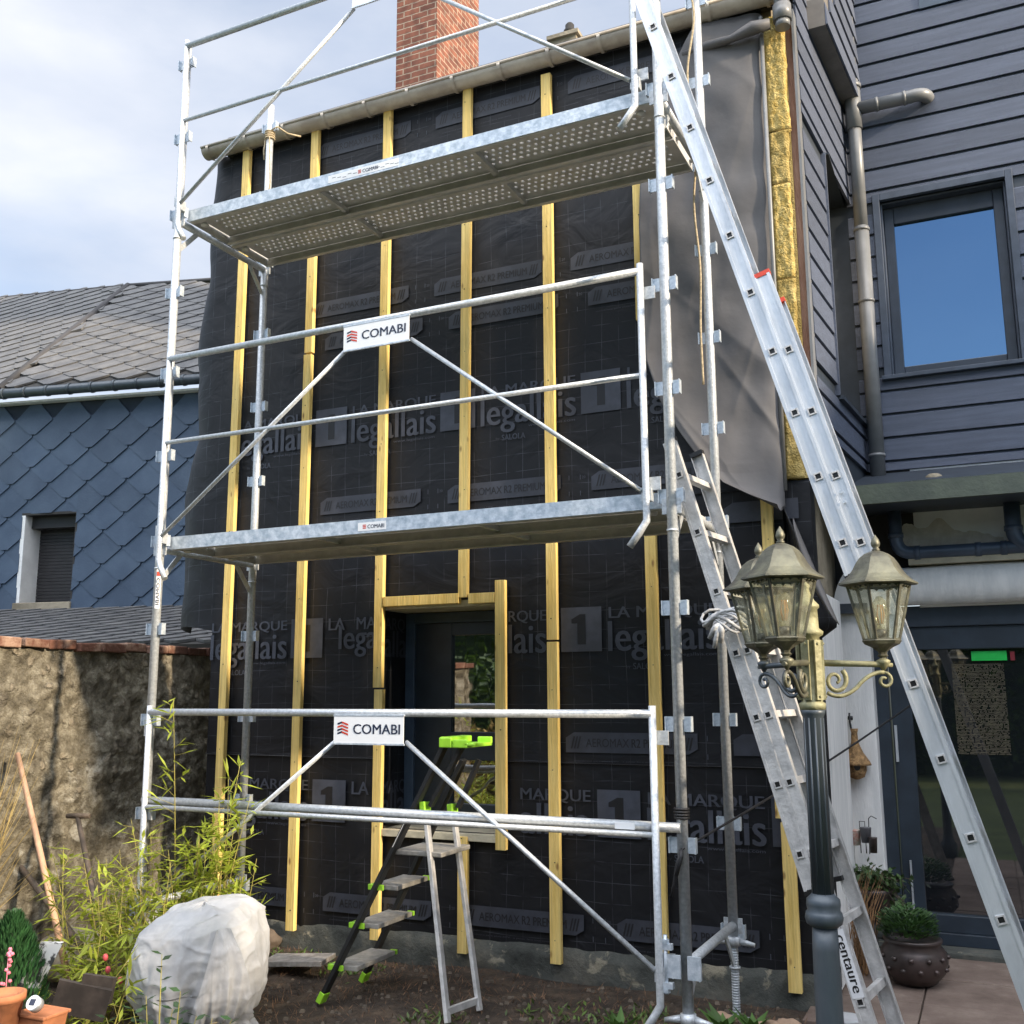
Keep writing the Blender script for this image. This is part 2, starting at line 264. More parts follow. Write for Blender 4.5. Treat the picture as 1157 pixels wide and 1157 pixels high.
    n3 = t.nodes.new('ShaderNodeTexNoise'); n3.inputs['Scale'].default_value = bscale; n3.inputs['Detail'].default_value = 8; n3.inputs['Roughness'].default_value = .65; t.links.new(g.outputs['Position'], n3.inputs['Vector'])
    bp = t.nodes.new('ShaderNodeBump'); bp.inputs['Strength'].default_value = bump; bp.inputs['Distance'].default_value = .03; t.links.new(n3.outputs['Fac'], bp.inputs['Height']); t.links.new(bp.outputs[0], b.inputs['Normal'])
    if cells:
        b2 = t.nodes.new('ShaderNodeBump'); b2.inputs['Strength'].default_value = .8; b2.inputs['Distance'].default_value = .02; t.links.new(mk.outputs[0], b2.inputs['Height']); t.links.new(bp.outputs[0], b2.inputs['Normal']); t.links.new(b2.outputs[0], b.inputs['Normal'])
    return m
wallm = patchy('rubble_wall', [(.3,(.05,.042,.028)), (.72,(.40,.37,.29)), (.5,(.165,.145,.105))], 12, 1.0, 55, (.42,.40,.34), 3.2, cells=13)
soil = patchy('soil', [(.3,(.018,.013,.009)), (.7,(.10,.07,.045)), (.5,(.042,.029,.02))], 7, 1.0, 22)
lawnm = patchy('lawn', [(.3,(.03,.045,.012)), (.7,(.09,.12,.03)), (.5,(.055,.08,.02))], 3, .8, 30)
plinthm = patchy('plinth_render', [(.3,(.035,.038,.034)), (.75,(.17,.155,.125)), (.52,(.075,.08,.072))], 3.2, .7, 10, (.3,.27,.2), 6)
pavem = patchy('paving', [(.3,(.10,.07,.055)), (.7,(.22,.17,.14)), (.5,(.15,.11,.09))], 4, .3, 20)

# ------------------------------------------------------------------ mesh builder
class MB:
    def __init__(s): s.v = []; s.f = []; s.m = []; s.s = []
    def add(s, vs, fs, mi=0, sm=False):
        o = len(s.v); s.v += [Vector(v) for v in vs]
        for f in fs: s.f.append([i+o for i in f]); s.m.append(mi); s.s.append(sm)
        return s
    def box(s, a, b, mi=0):
        x0,x1 = sorted((a[0],b[0])); y0,y1 = sorted((a[1],b[1])); z0,z1 = sorted((a[2],b[2]))
        return s.add([(x0,y0,z0),(x1,y0,z0),(x1,y1,z0),(x0,y1,z0),(x0,y0,z1),(x1,y0,z1),(x1,y1,z1),(x0,y1,z1)],
            [(0,3,2,1),(4,5,6,7),(0,1,5,4),(1,2,6,5),(2,3,7,6),(3,0,4,7)], mi)
    def obox(s, c, ax, ay, az, mi=0, taper=1):
        c = Vector(c); ax, ay, az = Vector(ax), Vector(ay), Vector(az); v = []
        for k in (-1, 1):
            t = taper if k > 0 else 1
            for i, j in ((-1,-1),(1,-1),(1,1),(-1,1)): v.append(c+ax*i*t+ay*j*t+az*k)
        return s.add(v, [(0,3,2,1),(4,5,6,7),(0,1,5,4),(1,2,6,5),(2,3,7,6),(3,0,4,7)], mi)
    def bar(s, p, q, wd, th, up=(0,0,1), mi=0):
        p, q = Vector(p), Vector(q); d = (q-p); l = d.length; d = d/l; a = d.cross(Vector(up))
        if a.length < 1e-4: a = d.cross(Vector((1,0,0)))
        a.normalize(); b = a.cross(d)
        return s.obox((p+q)/2, a*wd/2, b*th/2, d*l/2, mi)
    def tube(s, pts, r, n=10, mi=0, caps=True):
        pts = [Vector(p) for p in pts]; rs = r if isinstance(r, (list, tuple)) else [r]*len(pts)
        vs = []; prev = None
        for i, p in enumerate(pts):
            if i == 0: d = pts[1]-p
            elif i == len(pts)-1: d = p-pts[i-1]
            else: d = (pts[i+1]-p).normalized()+(p-pts[i-1]).normalized()
            d.normalize()
            if prev is None:
                a = d.cross(Vector((0,0,1))) if abs(d.z) < .95 else d.cross(Vector((1,0,0)))
            else: a = prev - d*prev.dot(d)
            a.normalize(); prev = a; b = d.cross(a)
            for k in range(n):
                t = 2*math.pi*k/n; vs.append(p+(a*math.cos(t)+b*math.sin(t))*rs[i])
        fs = []
        for i in range(len(pts)-1):
            for k in range(n):
                k2 = (k+1) % n; fs.append((i*n+k, i*n+k2, (i+1)*n+k2, (i+1)*n+k))
        s.add(vs, fs, mi, True)
        if caps and n > 2:
            o = len(s.v)-len(vs)
            s.f.append([o+k for k in range(n)][::-1]); s.m.append(mi); s.s.append(False)
            s.f.append([o+(len(pts)-1)*n+k for k in range(n)]); s.m.append(mi); s.s.append(False)
        return s
    def lathe(s, c, prof, n=24, mi=0, rot=0, smooth=True):
        c = Vector(c); vs = []; fs = []
        for r, z in prof:
            for k in range(n):
                t = 2*math.pi*k/n+rot; vs.append(c+Vector((r*math.cos(t), r*math.sin(t), z)))
        for i in range(len(prof)-1):
            for k in range(n):
                k2 = (k+1) % n; fs.append((i*n+k, i*n+k2, (i+1)*n+k2, (i+1)*n+k))
        fs.append([k for k in range(n)][::-1]); fs.append([(len(prof)-1)*n+k for k in range(n)])
        return s.add(vs, fs, mi, smooth)
    def grid(s, fn, nu, nv, mi=0, sm=True):
        vs = [fn(i/nu, j/nv) for j in range(nv+1) for i in range(nu+1)]
        fs = [(j*(nu+1)+i, j*(nu+1)+i+1, (j+1)*(nu+1)+i+1, (j+1)*(nu+1)+i) for j in range(nv) for i in range(nu)]
        return s.add(vs, fs, mi, sm)
    def prism(s, poly, ext, mi=0):
        n = len(poly); poly = [Vector(p) for p in poly]; ext = Vector(ext)
        vs = poly+[p+ext for p in poly]
        fs = [list(range(n)), list(range(n, 2*n))[::-1]]+[(i, i+n, (i+1) % n+n, (i+1) % n) for i in range(n)]
        return s.add(vs, fs, mi)
ORG = {}
def obj(name, mb, mats, parent=None, origin=None, solid=0, bevel=0):
    vs = mb.v
    lo = Vector([min(v[i] for v in vs) for i in range(3)]); hi = Vector([max(v[i] for v in vs) for i in range(3)])
    o0 = Vector(origin) if origin else Vector(((lo.x+hi.x)/2, (lo.y+hi.y)/2, lo.z))
    me = bpy.data.meshes.new(name); me.from_pydata([v-o0 for v in vs], [], mb.f)
    ml = mats if isinstance(mats, (list, tuple)) else [mats]
    for m in ml: me.materials.append(m)
    me.polygons.foreach_set('material_index', mb.m); me.polygons.foreach_set('use_smooth', mb.s); me.update()
    o = bpy.data.objects.new(name, me); COL.objects.link(o); ORG[o.name] = o0
    if parent: o.parent = parent; o.location = o0-ORG[parent.name]
    else: o.location = o0
    if solid: md = o.modifiers.new('s', 'SOLIDIFY'); md.thickness = solid; md.offset = 0
    if bevel: md = o.modifiers.new('b', 'BEVEL'); md.width = bevel; md.segments = 2; md.limit_method = 'ANGLE'
    return o
def tag(o, label, cat, group=None, kind=None):
    o['label'] = label; o['category'] = cat
    if group: o['group'] = group
    if kind: o['kind'] = kind
    return o
def thing(name, loc, label, cat, group=None):
    o = bpy.data.objects.new(name, None); COL.objects.link(o); o.location = loc; o.empty_display_size = .1; ORG[o.name] = Vector(loc)
    return tag(o, label, cat, group)
def struct(name, mb, m, **k):
    o = obj(name, mb, m, **k); o['kind'] = 'structure'; return o
_tc = {}
def textgeo(body, off=0.0):
    key = (body, off)
    if key not in _tc:
        cu = bpy.data.curves.new('t', 'FONT'); cu.body = body; cu.size = 1; cu.offset = off; cu.resolution_u = 3; cu.align_x = 'LEFT'
        o = bpy.data.objects.new('t', cu); COL.objects.link(o); bpy.context.view_layer.update()
        me = bpy.data.meshes.new_from_object(o.evaluated_get(bpy.context.evaluated_depsgraph_get()))
        vs = [v.co.copy() for v in me.vertices]; fs = [list(p.vertices) for p in me.polygons]
        bpy.data.objects.remove(o); bpy.data.curves.remove(cu); bpy.data.meshes.remove(me)
        x0 = min(v.x for v in vs); x1 = max(v.x for v in vs); y0 = min(v.y for v in vs); y1 = max(v.y for v in vs)
        _tc[key] = (vs, fs, x0, x1, y0, y1)
    return _tc[key]
def text(mb, body, org, ux, uy, width=None, height=None, mi=0, off=0.0, base=False):
    """lay text in the plane (ux, uy) with its lower-left corner at org, fitted to width x height"""
    vs, fs, x0, x1, y0, y1 = textgeo(body)
    if base: y0 = 0
    sx = width/(x1-x0); sy = height/(y1-y0) if height else sx
    org, ux, uy = Vector(org), Vector(ux), Vector(uy)
    nn = ux.cross(uy)
    for k in ((0,) if not off else (-1, 0, 1)):   # heavier strokes: the outline repeated a hair apart
        mb.add([org+ux*((v.x-x0)*sx+k*.018*sx)+uy*((v.y-y0)*sy)+nn*(.00012*(k+1)) for v in vs], fs, mi)

# ================================================================== SETTING
g = MB()
def gh(x, y):
    return .03*noise.noise(Vector((x*1.3, y*1.3, 0)))+.012*noise.noise(Vector((x*6, y*6, 3)))-.02
def gfn(u, v):
    x = -6.5+6.1*u; y = .8+5.0*v; return Vector((x, y, gh(x, y)))
g.grid(gfn, 150, 130)
struct('soil_bed', g, soil)
g = MB(); g.box((-400,-400,-.35), (400,400,-.12)); struct('ground', g, lawnm)
g = MB(); 
for i in range(7):
    for j in range(7):
        if i == 0 and j < 4: continue
        x = -.92+i*.5; y = 3.2+j*.5-(i % 2)*.0
        g.box((x+.004, y+.004, -.3), (x+.496, y+.496, 0.0+.004*random.random()))
g.box((-.42,3.2,-.31), (2.6,6.72,-.008))
struct('terrace', g, pavem, bevel=.004)

# ================================================================== HOUSE UNDER RENOVATION
D = 5.47
BX = [(-4.6427+.601*i)*.9865 for i in range(7)]
house = thing('house', (-2.8, 5.5, 0), 'house front under renovation, wrapped in black printed membrane with yellow vertical battens', 'house')
m = MB()
WX0, WX1, WZ0, WZ1 = -3.41, -2.60, .72, 2.07
CX0, CX1 = -4.74, -.905
Yb = 5.50
# masonry body with window hole
m.box((CX0+.02,Yb,-.2), (WX0-.03,9.2,5.45)); m.box((WX1+.03,Yb,-.2), (CX1+.05,9.2,5.45)); m.box((WX0-.03,Yb+.002,-.2), (WX1+.03,9.2,WZ0-.03)); m.box((WX0-.03,Yb+.002,WZ1+.03), (WX1+.03,9.2,5.45)); m.box((WX0-.03,6.2,WZ0-.03),(WX1+.03,9.2,WZ1+.03))
obj('wall', m, stone, house)
# plinth
m = MB()
def plf(u, v):
    x = CX0+(CX1+.12-CX0)*u; z = -.25+.40*v
    return Vector((x, 5.445+.03*noise.noise(Vector((x*2.5, 0, z*4)))+.012*noise.noise(Vector((x*11, 2, z*11)))+(.03 if v >= 1 else 0), z))
m.grid(plf, 160, 12)
obj('plinth', m, plinthm, house)
# membrane: four overlapping rolls, each slightly wavy, cut round the window
m = MB()
def myw(x, z): return .010*noise.noise(Vector((x*1.7, 0, z*1.1)))+.004*noise.noise(Vector((x*5, 1, z*4)))
rolls = [(.06, 1.16), (1.12, 2.62), (2.58, 3.98), (3.94, 5.50)]
for ri, (za, zb) in enumerate(rolls):
    yy = D-.004*ri
    xs = [CX0+(WX0-CX0)*i/14 for i in range(15)]+[WX0+(WX1-WX0)*i/8 for i in range(1, 9)]+[WX1+(CX1-WX1)*i/16 for i in range(1, 17)]
    zs = sorted(set([za+(zb-za)*i/14 for i in range(15)]+[z for z in (WZ0, WZ1) if za < z < zb]))
    vs = [Vector((x, yy+myw(x, z)*.3+(.0 if z > za+.01 else -.003), z)) for z in zs for x in xs]; n = len(xs); fs = []
    for j in range(len(zs)-1):
        for i in range(n-1):
            cx, cz = (xs[i]+xs[i+1])/2, (zs[j]+zs[j+1])/2
            if WX0 < cx < WX1 and WZ0 < cz < WZ1: continue
            fs.append((j*n+i, j*n+i+1, (j+1)*n+i+1, (j+1)*n+i))
    m.add(vs, fs, 0, True)
# reveals of the window lined with membrane
RV = 5.86
m.add([(WX0,D-.01,WZ0),(WX0,RV,WZ0),(WX0,RV,WZ1),(WX0,D-.01,WZ1)], [(0,1,2,3)], 0)
m.add([(WX1,D-.01,WZ0),(WX1,RV,WZ0),(WX1,RV,WZ1),(WX1,D-.01,WZ1)], [(3,2,1,0)], 0)
m.add([(WX0,D-.01,WZ1),(WX1,D-.01,WZ1),(WX1,RV,WZ1),(WX0,RV,WZ1)], [(0,3,2,1)], 0)
m.add([(CX1,D-.001,.06),(-.785,D-.001,.06),(-.785,D-.001,2.61),(CX1,D-.001,2.61)], [(0,1,2,3)], 0)
m.add([(-.785,D-.001,.06),(-.785,5.62,.06),(-.785,5.62,2.61),(-.785,D-.001,2.61)], [(0,1,2,3)], 0)
# loose left edge hanging past the corner
def lf(u, v):
    z = 1.93+.04*math.sin(u*3)+(5.40-1.93)*v-(.10*u*u if v > .97 else 0)
    wv = noise.noise(Vector((3.1, z*1.6, 0)))*.09+noise.noise(Vector((8.1, z*5, 0)))*.02
    xe = -5.17+.13*(z-1.9)/3.5+wv
    x = CX0+(xe-CX0)*math.sin(u*1.5)/math.sin(1.5)
    return Vector((x, D+.005+.24*u**2.6+.06*u*noise.noise(Vector((u*2, z*2.6, 5))), z))
m.grid(lf, 14, 60, 0)
# printing
UX, UZ = (1,0,0), (0,0,1)
Yp = D-.0175
def okx(x0, x1, z0, z1):
    return not (x1 > WX0-.0 and x0 < WX1+.0 and z1 > WZ0 and z0 < WZ1) and x0 > CX0-.02 and x1 < CX1+.10
def band(x, z):
    if x < CX1-.15 and x+.75 > CX1+.10:
        m.add([(x,Yp,z-.055),(CX1+.06,Yp,z-.055),(CX1+.06,Yp,z+.055),(x+.05,Yp,z+.055),(x,Yp,z+.025)], [(0,1,2,3,4)], 2); return
    if not okx(x, x+.75, z-.06, z+.06): return
    h = .055; c = .03
    m.add([(x,Yp,z-h),(x+.70,Yp,z-h),(x+.75,Yp,z-h+c),(x+.75,Yp,z+h),(x+.05,Yp,z+h),(x,Yp,z+h-c)], [(0,1,2,3,4,5)], 2)
    y2 = Yp-.0012
    for q in range(3):
        for xx in (x+.03+q*.018, x+.665+q*.018):
            m.add([(xx,y2,z-.033),(xx+.009,y2,z-.033),(xx+.026,y2,z+.033),(xx+.017,y2,z+.033)], [(0,1,2,3)], 3)
    text(m, 'AEROMAX', (x+.12,y2,z-.024), UX, UZ, .25, .046, 3)
    text(m, 'R2 PREMIUM', (x+.385,y2,z-.024), UX, UZ, .265, .046, 3, .008)
    for q in (0, 1):
        for zz in (.03, -.035):
            m.box((x+.80+q*.07, Yp, z+zz-.014-(.03 if zz < 0 else 0)), (x+.804+q*.07, Yp+.0005, z+zz+.014-(.03 if zz < 0 else 0)), 1)
    text(m, '20', (x+.882,Yp,z+.02), UX, UZ, .022, .016, 1)
    text(m, 'membrane pare pluie HPV   a poser face imprimee', (x+.05,Yp,z-.105), UX, UZ, .5, .010, 2)
for za, zb in rolls[1:]:   # taped laps between the rolls
    for (xa_, xb_) in (((CX0, CX1),) if not (WZ0 < za < WZ1) else ((CX0, WX0), (WX1, CX1))):
        n_ = 40; top_ = []; 
        for i in range(n_+1):
            x = xa_+(xb_-xa_)*i/n_; zz = za+.006*noise.noise(Vector((x*2, za, 0))); top_.append((x, zz))
        m.add([(x, Yp+.001, z+.004) for x, z in top_]+[(x, Yp-.002, z) for x, z in top_], [(i, i+1, n_+2+i, n_+1+i) for i in range(n_)], 0)
        m.add([(x, Yp-.002, z) for x, z in top_]+[(x, Yp+.006, z-.001) for x, z in top_], [(i, i+1, n_+2+i, n_+1+i) for i in range(n_)], 3)
def logo(x, z, w=1.0):
    # square with a cut-out figure 1, centred at z
    s = .245
    if x < CX1 < x+s: m.add([(x,Yp,z-.125),(CX1+.06,Yp,z-.125),(CX1+.06,Yp,z+.125),(x,Yp,z+.125)], [(0,1,2,3)], 1)
    elif okx(x, x+s, z-.12, z+.12):
        m.add([(x,Yp,z-.125),(x+s,Yp,z-.125),(x+s,Yp,z+.125),(x,Yp,z+.125)], [(0,1,2,3)], 1)
        y2 = Yp-.0012
        m.add([(x+.10,y2,z-.085),(x+.15,y2,z-.085),(x+.15,y2,z+.085),(x+.115,y2,z+.085),(x+.065,y2,z+.058),(x+.065,y2,z+.035),(x+.10,y2,z+.035)], [(0,1,2,3,4,5,6)], 3)
    if okx(x+.29, x+.915, z-.2, z+.12):
        text(m, 'LA MARQUE', (x+.29,Yp,z+.045), UX, UZ, .615, .075, 1, .007)
        text(m, 'legallais', (x+.285,Yp,z-.125), UX, UZ, .62, .165, 1, .008, base=True)
        text(m, 'www.legallais.com', (x+.60,Yp,z-.165), UX, UZ, .30, .022, 1)
        text(m, 'by', (x+.385,Yp,z-.225), UX, UZ, .025, .02, 2)
        text(m, 'SALOLA', (x+.425,Yp,z-.228), UX, UZ, .155, .035, 1, .007)
        for (a, b) in ((0, .09),):
            pass
    else:
        text(m, 'LA', (x+.29,Yp,z+.045), UX, UZ, .12, .075, 1, .007) if okx(x+.29, x+.41, z-.2, z+.12) else None
for k in range(-1, 5):
    P0 = .94*k
    for z in (5.24, 4.07): band(-4.927+P0, z)
    for z in (3.83, 2.71): band(-4.79+P0-.03, z)
    for z in (2.46, 1.235): band(-5.00+P0, z)
    band(-4.70+P0-.02, .27)
    logo(-4.95+P0, 4.72); logo(-4.875+P0, 3.24); logo(-5.02+P0, 1.86); logo(-4.82+P0, .86)
# partial prints beside the window
text(m, 'RQUE', (WX1+.07,Yp,1.905), UX, UZ, .24, .075, 1, .007)
text(m, 'lais', (WX1+.07,Yp,1.735), UX, UZ, .235, .165, 1, .008, base=True)
text(m, 'MARQUE', (WX1+.14,Yp,.905), UX, UZ, .42, .075, 1, .007)
text(m, 'allais', (WX1+.14,Yp,.735), UX, UZ, .40, .165, 1, .008, base=True)
text(m, 'MA', (WX0-.17,Yp,1.905), UX, UZ, .14, .075, 1, .007); text(m, 'lega', (WX0-.30,Yp,1.735), UX, UZ, .28, .2, 1, .008)
# print that runs on into the left reveal
for (tx, zz, hh, ww) in (('ARQ', 1.905, .075, .24), ('alla', 1.735, .165, .26), ('MARQ', .905, .075, .27), ('alla', .76, .165, .26)):
    text(m, tx, (WX0+.0015, D+.04, zz), (0,1,0), UZ, ww, hh, 1, .007, base=True)
obj('membrane', m, [memb, printm, printl, printd], house)
# battens
def batten(pts, x=None, wd=.060, lab=None):
    pass
def vb(x, z0, z1, wd=.058, tilt=0):
    b = MB(); zz = z0+.12
    while zz < z1:
        b.tube([(x+random.uniform(-.008,.008), D-.0645, zz), (x, D-.0662, zz)], .0035, 6, 1); zz += random.uniform(.4,.55)
    b.obox((x, D-.048, (z0+z1)/2), (wd/2,0,0), (0,.017,0), (tilt,0,(z1-z0)/2)); return obj('batten', b, [wood, blackm], house, bevel=.0015)
def zat(x, px, py): return aty(px, py, D-.05).z
vb(BX[0], .05, zat(0, 284, 168))
j = zat(0, 349, 400); vb(BX[1], .09, j-.006); vb(BX[1]+.004, j+.006, zat(0, 357, 147))
j = zat(0, 426, 778); vb(BX[2]+.01, .09, j-.006); vb(BX[2], j+.006, zat(0, 439, 121))
vb(BX[3]-.005, .07, .70); vb(BX[3], 2.07, zat(0, 527, 99), tilt=.01)
j = zat(0, 628, 724); vb(BX[4]-.03, .07, j-.006, .062); vb(BX[4]-.03, j+.006, zat(0, 623, 83), .062)
vb(BX[5]-.03, .085, 2.60, .064); vb(BX[5]-.045, 3.62, 4.74, .062)
vb(BX[6]+.045, .06, .86, .064); vb(BX[6]+.02, .88, 2.62, .06)
vb(WX1+.035, .64, 2.16, .062)
b = MB(); b.box((BX[2]+.035, D-.068, 2.035), (BX[3]-.035, D-.028, 2.095)); obj('batten', b, wood, house, bevel=.002)
b = MB(); b.box((BX[3]+.03, D-.066, 2.03), (WX1, D-.028, 2.09)); obj('batten', b, wood, house, bevel=.002)
b = MB(); b.box((BX[2]+.03, D-.05, .675), (WX1, RV, .715)); obj('sill_board', b, wood_side, house, bevel=.003)
b = MB(); b.box((WX0+.001, D-.02, WZ1-.05), (WX1-.001, D+.3, WZ1-.012)); obj('lintel_board', b, wood_side, house)
# window
b = MB(); yw = RV-.10
b.box((WX0+.003,yw,WZ0+.005), (WX0+.07,RV-.001,WZ1-.055)); b.box((WX1-.07,yw,WZ0+.005), (WX1-.003,RV-.001,WZ1-.055)); b.box((WX0+.07,yw,WZ1-.12), (WX1-.07,RV-.001,WZ1-.055)); b.box((WX0+.07,yw,WZ0+.005), (WX1-.07,RV-.001,WZ0+.06))
wf = obj('window', b, blueframe, house, bevel=.004)
b = MB(); xs = WX0+.07
b.box((xs,yw+.02,WZ0+.06), (xs+.26,RV-.002,WZ1-.12)); b.box((WX1-.14,yw+.02,WZ0+.06), (WX1-.07,RV-.002,WZ1-.12)); b.box((xs+.26,yw+.02,WZ1-.20), (WX1-.14,RV-.002,WZ1-.12)); b.box((xs+.26,yw+.02,WZ0+.06), (WX1-.14,RV-.002,WZ0+.12)); b.box((xs+.26,yw+.015,1.10), (WX1-.14,RV-.002,1.27))
obj('sash', b, framem, wf, bevel=.004)
b = MB(); b.box((xs+.26,yw+.045,WZ0+.12), (WX1-.14,yw+.055,1.10)); b.box((xs+.26,yw+.045,1.27), (WX1-.14,yw+.055,WZ1-.20)); obj('pane', b, glassm, wf)

# grey flap of membrane folded over the right corner
b = MB()
edge = [(5.36,-1.28),(5.1,-1.45),(4.7,-1.62),(4.2,-1.655),(3.7,-1.65),(3.35,-1.62),(3.1,-1.54),(2.9,-1.43),(2.72,-1.31),(2.60,-1.20),(2.52,-1.06),(2.46,-.925)]
def ex(z):
    for (z0, x0), (z1, x1) in zip(edge, edge[1:]):
        if z1 <= z <= z0: return x0+(x1-x0)*(z0-z)/(z0-z1)
    return edge[-1][1]
def ff(u, v):
    z = 5.36+(2.46-5.36)*v**.8; xl = ex(z); x = CX1+(xl-CX1)*u
    bil = .09*max(0, (3.7-z))*(.3+u) if z < 3.7 else 0
    y = D-.075-bil*.8+.020*noise.noise(Vector((x*3+z, z*1.2, 2)))+.012*noise.noise(Vector((x*7, z*5, 7)))+.035*(1-u)**12
    cr_ = lambda px_, pz_: (1-min(1, abs(noise.noise(Vector((px_, pz_, 11))))*6))**2
    y -= .006*cr_(x*1.2+z*.9, z*.35)+.004*cr_(x*3-z*.6, z*.8+4)+.012*max(0, 3.6-z)*cr_(x*2.2+z*1.4, 3)
    return Vector((x, y, z-.03*math.sin(u*3.1)*(1 if v > .9 else 0)))
b.grid(ff, 80, 200)
obj('membrane_flap', b, flapm, house, solid=.003)['label'] = 'plain grey sheet of membrane folded over the right corner'
b = MB()
b.tube([(CX1+.004, D-.06, 2.55), (CX1+.004, D-.065, 4), (CX1+.004, D-.06, 5.32)], .012, 8); obj('flap_seam', b, pvcgrey, house)
b = MB()   # rolled upper hem of the flap
b.tube([aty(870,27,5.36), aty(850,32,5.35), aty(826,44,5.36), aty(800,52,5.38), aty(772,62,5.40)], [.03,.04,.022,.03,.02], 9); obj('rolled_hem', b, flapm, house)
b = MB()   # corner rag of membrane hanging under the flap
def tr(u, v):
    a = aty(884,572,5.42).lerp(aty(889,750,5.46), v); c = aty(887,574,5.40).lerp(aty(948,706,5.30), min(1, v*1.28)).lerp(aty(889,750,5.46), max(0, (v-.78)/.22))
    p = a.lerp(c, u); p.y += .05*math.sin(u*5+v*2); return p
b.grid(tr, 12, 24); obj('membrane_corner', b, memb, house, solid=.003)
b = MB()
def tr2(u, v):
    a = aty(903,602,5.30).lerp(aty(944,702,5.26), v); c = aty(893,580,5.34).lerp(aty(935,690,5.30), v); p = a.lerp(c, u); p.y -= .02*math.sin(v*4); return p
def tr3(u, v):
    a = aty(896,585,5.33).lerp(aty(948,706,5.27), v); c = aty(906,640,5.31).lerp(aty(918,668,5.31), v); p = a.lerp(c, u*(.25+.75*math.sin(v*2.6+.3))); p.y -= .03*math.sin(u*3); return p
b.grid(tr3, 8, 16); obj('membrane_fold', b, flapm, house, solid=.003)
# insulation edge, board, dark trim at the corner
b = MB()
def sec(z0, z1, mi, seed):
    def f(u, v):
        z = z0+(z1-z0)*v; wv = .012*noise.noise(Vector((z*7, seed, 0)))+.006*noise.noise(Vector((z*25, seed, 0)))
        xr = -.778+wv+(-.012 if z < 4.6 else 0)+.012*(4.6-min(4.6, z))*-.5; x = CX1+.006+(xr-CX1-.006)*u
        e = min(u, 1-u)*6; y = 5.44+.006*noise.noise(Vector((x*30, z*14, seed)))+.003*noise.noise(Vector((x*90, z*60, seed)))+.002*noise.noise(Vector((x*260, z*160, seed)))+.015*(1-min(1, e))**2+(.006*max(0, 1-(z-z0)*90)+.006*max(0, 1-(z1-z)*90))
        return Vector((x, y, z))
    b.grid(f, 26, int((z1-z0)*150)+6, mi)
for (z0, z1, mi) in ((4.62,5.33,0),(4.30,4.612,1),(3.74,4.292,0),(3.33,3.732,1),(2.98,3.322,1),(1.42+1.2,2.972,1)): sec(z0, z1, mi, z0)
b.box((CX1+.003,5.47,2.62), (-.78,5.6,5.33), 1)
obj('insulation', b, [insul, insuld], house)
b = MB(); b.box((-.785,5.495,2.6), (-.742,5.56,5.36)); obj('corner_board', b, redwood, house)
b = MB(); b.box((-.741,5.47,2.6), (-.727,5.58,5.36)); obj('corner_trim', b, pvcgrey, house)
# side wall siding (real overlapping boards) running back to the wing
YB = 6.87
def sx(y): return -.742+.087*(y-5.5)
def siding(mb, p0, p1, z0, z1, step, nrm, phase=0, cut=None, lip=.016):
    """horizontal boards between p0 and p1 (xy), from z0 to z1; cut = (t0,t1,za,zb) openings along the wall"""
    p0, p1 = Vector((*p0, 0)), Vector((*p1, 0)); nrm = Vector(nrm); L = (p1-p0).length; d = (p1-p0)/L
    z = phase+math.floor((z0-phase)/step)*step
    while z < z1:
        a, c = max(z, z0), min(z+step, z1)
        segs = [(0, L)]
        if cut:
            for (t0, t1, za, zb) in cut:
                if c > za+.02 and a < zb-.02:
                    if a < zb < c-.01: a = zb
                    if a < za < c: c = za if a < za-.01 else c
                    if c > za+.001 and a < zb-.001:
                        ns = []
                        for s0, s1 in segs:
                            if t0 > s0: ns.append((s0, min(t0, s1)))
                            if t1 < s1: ns.append((max(t1, s0), s1))
                        segs = ns
        for s0, s1 in segs:
            if s1-s0 < .01 or c-a < .01: continue
            # random butt joint
            cuts = [s0]
            t = s0+random.uniform(1.2, 3.2)
            while t < s1-.4: cuts.append(t); t += random.uniform(2.2, 3.4)
            cuts.append(s1)
            for q0, q1 in zip(cuts, cuts[1:]):
                A = p0+d*(q0+.001); B = p0+d*(q1-.001)
                za_, zc_ = a+.003, c-.008
                for_vs = []
                for P_ in (A, B):
                    for (o, zz) in ((0, za_), (lip, za_), (lip, za_+.004), (lip-.004, zc_-.012), (.0, zc_)):
                        for_vs.append(P_+nrm*o+Vector((0,0,zz)))
                mb.add(for_vs, [(0,1,6,5),(1,2,7,6),(2,3,8,7),(3,4,9,8),(0,4,3,2,1),(5,6,7,8,9)], 0)
        z += step
    return mb
STEP = .1555
b = MB()
nS = Vector((1, -.087, 0)).normalized()
oy0, oy1, oz0, oz1 = 6.10-5.56, 6.9-5.56, 3.22, 4.76
siding(b, (sx(5.56), 5.56), (sx(YB), YB), 2.9, 5.7, .1555, nS, 3.44, [(oy0, 2, oz0, oz1)])
b.add([(sx(5.56)-.004,5.56,2.7),(sx(YB)-.004,YB,2.7),(sx(YB)-.004,YB,oz0),(sx(5.56)-.004,5.56,oz0)], [(0,1,2,3)], 1)
b.add([(sx(5.56)-.004,5.56,oz0),(sx(6.1)-.004,6.1,oz0),(sx(6.1)-.004,6.1,oz1),(sx(5.56)-.004,5.56,oz1)], [(0,1,2,3)], 1)
b.add([(sx(5.56)-.004,5.56,oz1),(sx(YB)-.004,YB,oz1),(sx(YB)-.004,YB,5.8),(sx(5.56)-.004,5.56,5.8)], [(0,1,2,3)], 1)
obj('side_cladding', b, [slate, trimd], house)
b = MB()   # recessed side window: dark lining, sill
b.box((sx(6.1)-.20,6.1,oz0), (sx(6.1)-.19,6.9,oz1)); b.box((sx(6.1)-.19,6.088,oz0), (sx(6.1)+.004,6.1,oz1)); b.box((sx(6.1)-.19,6.1,oz1), (sx(6.1)+.04,6.86,oz1+.012)); 
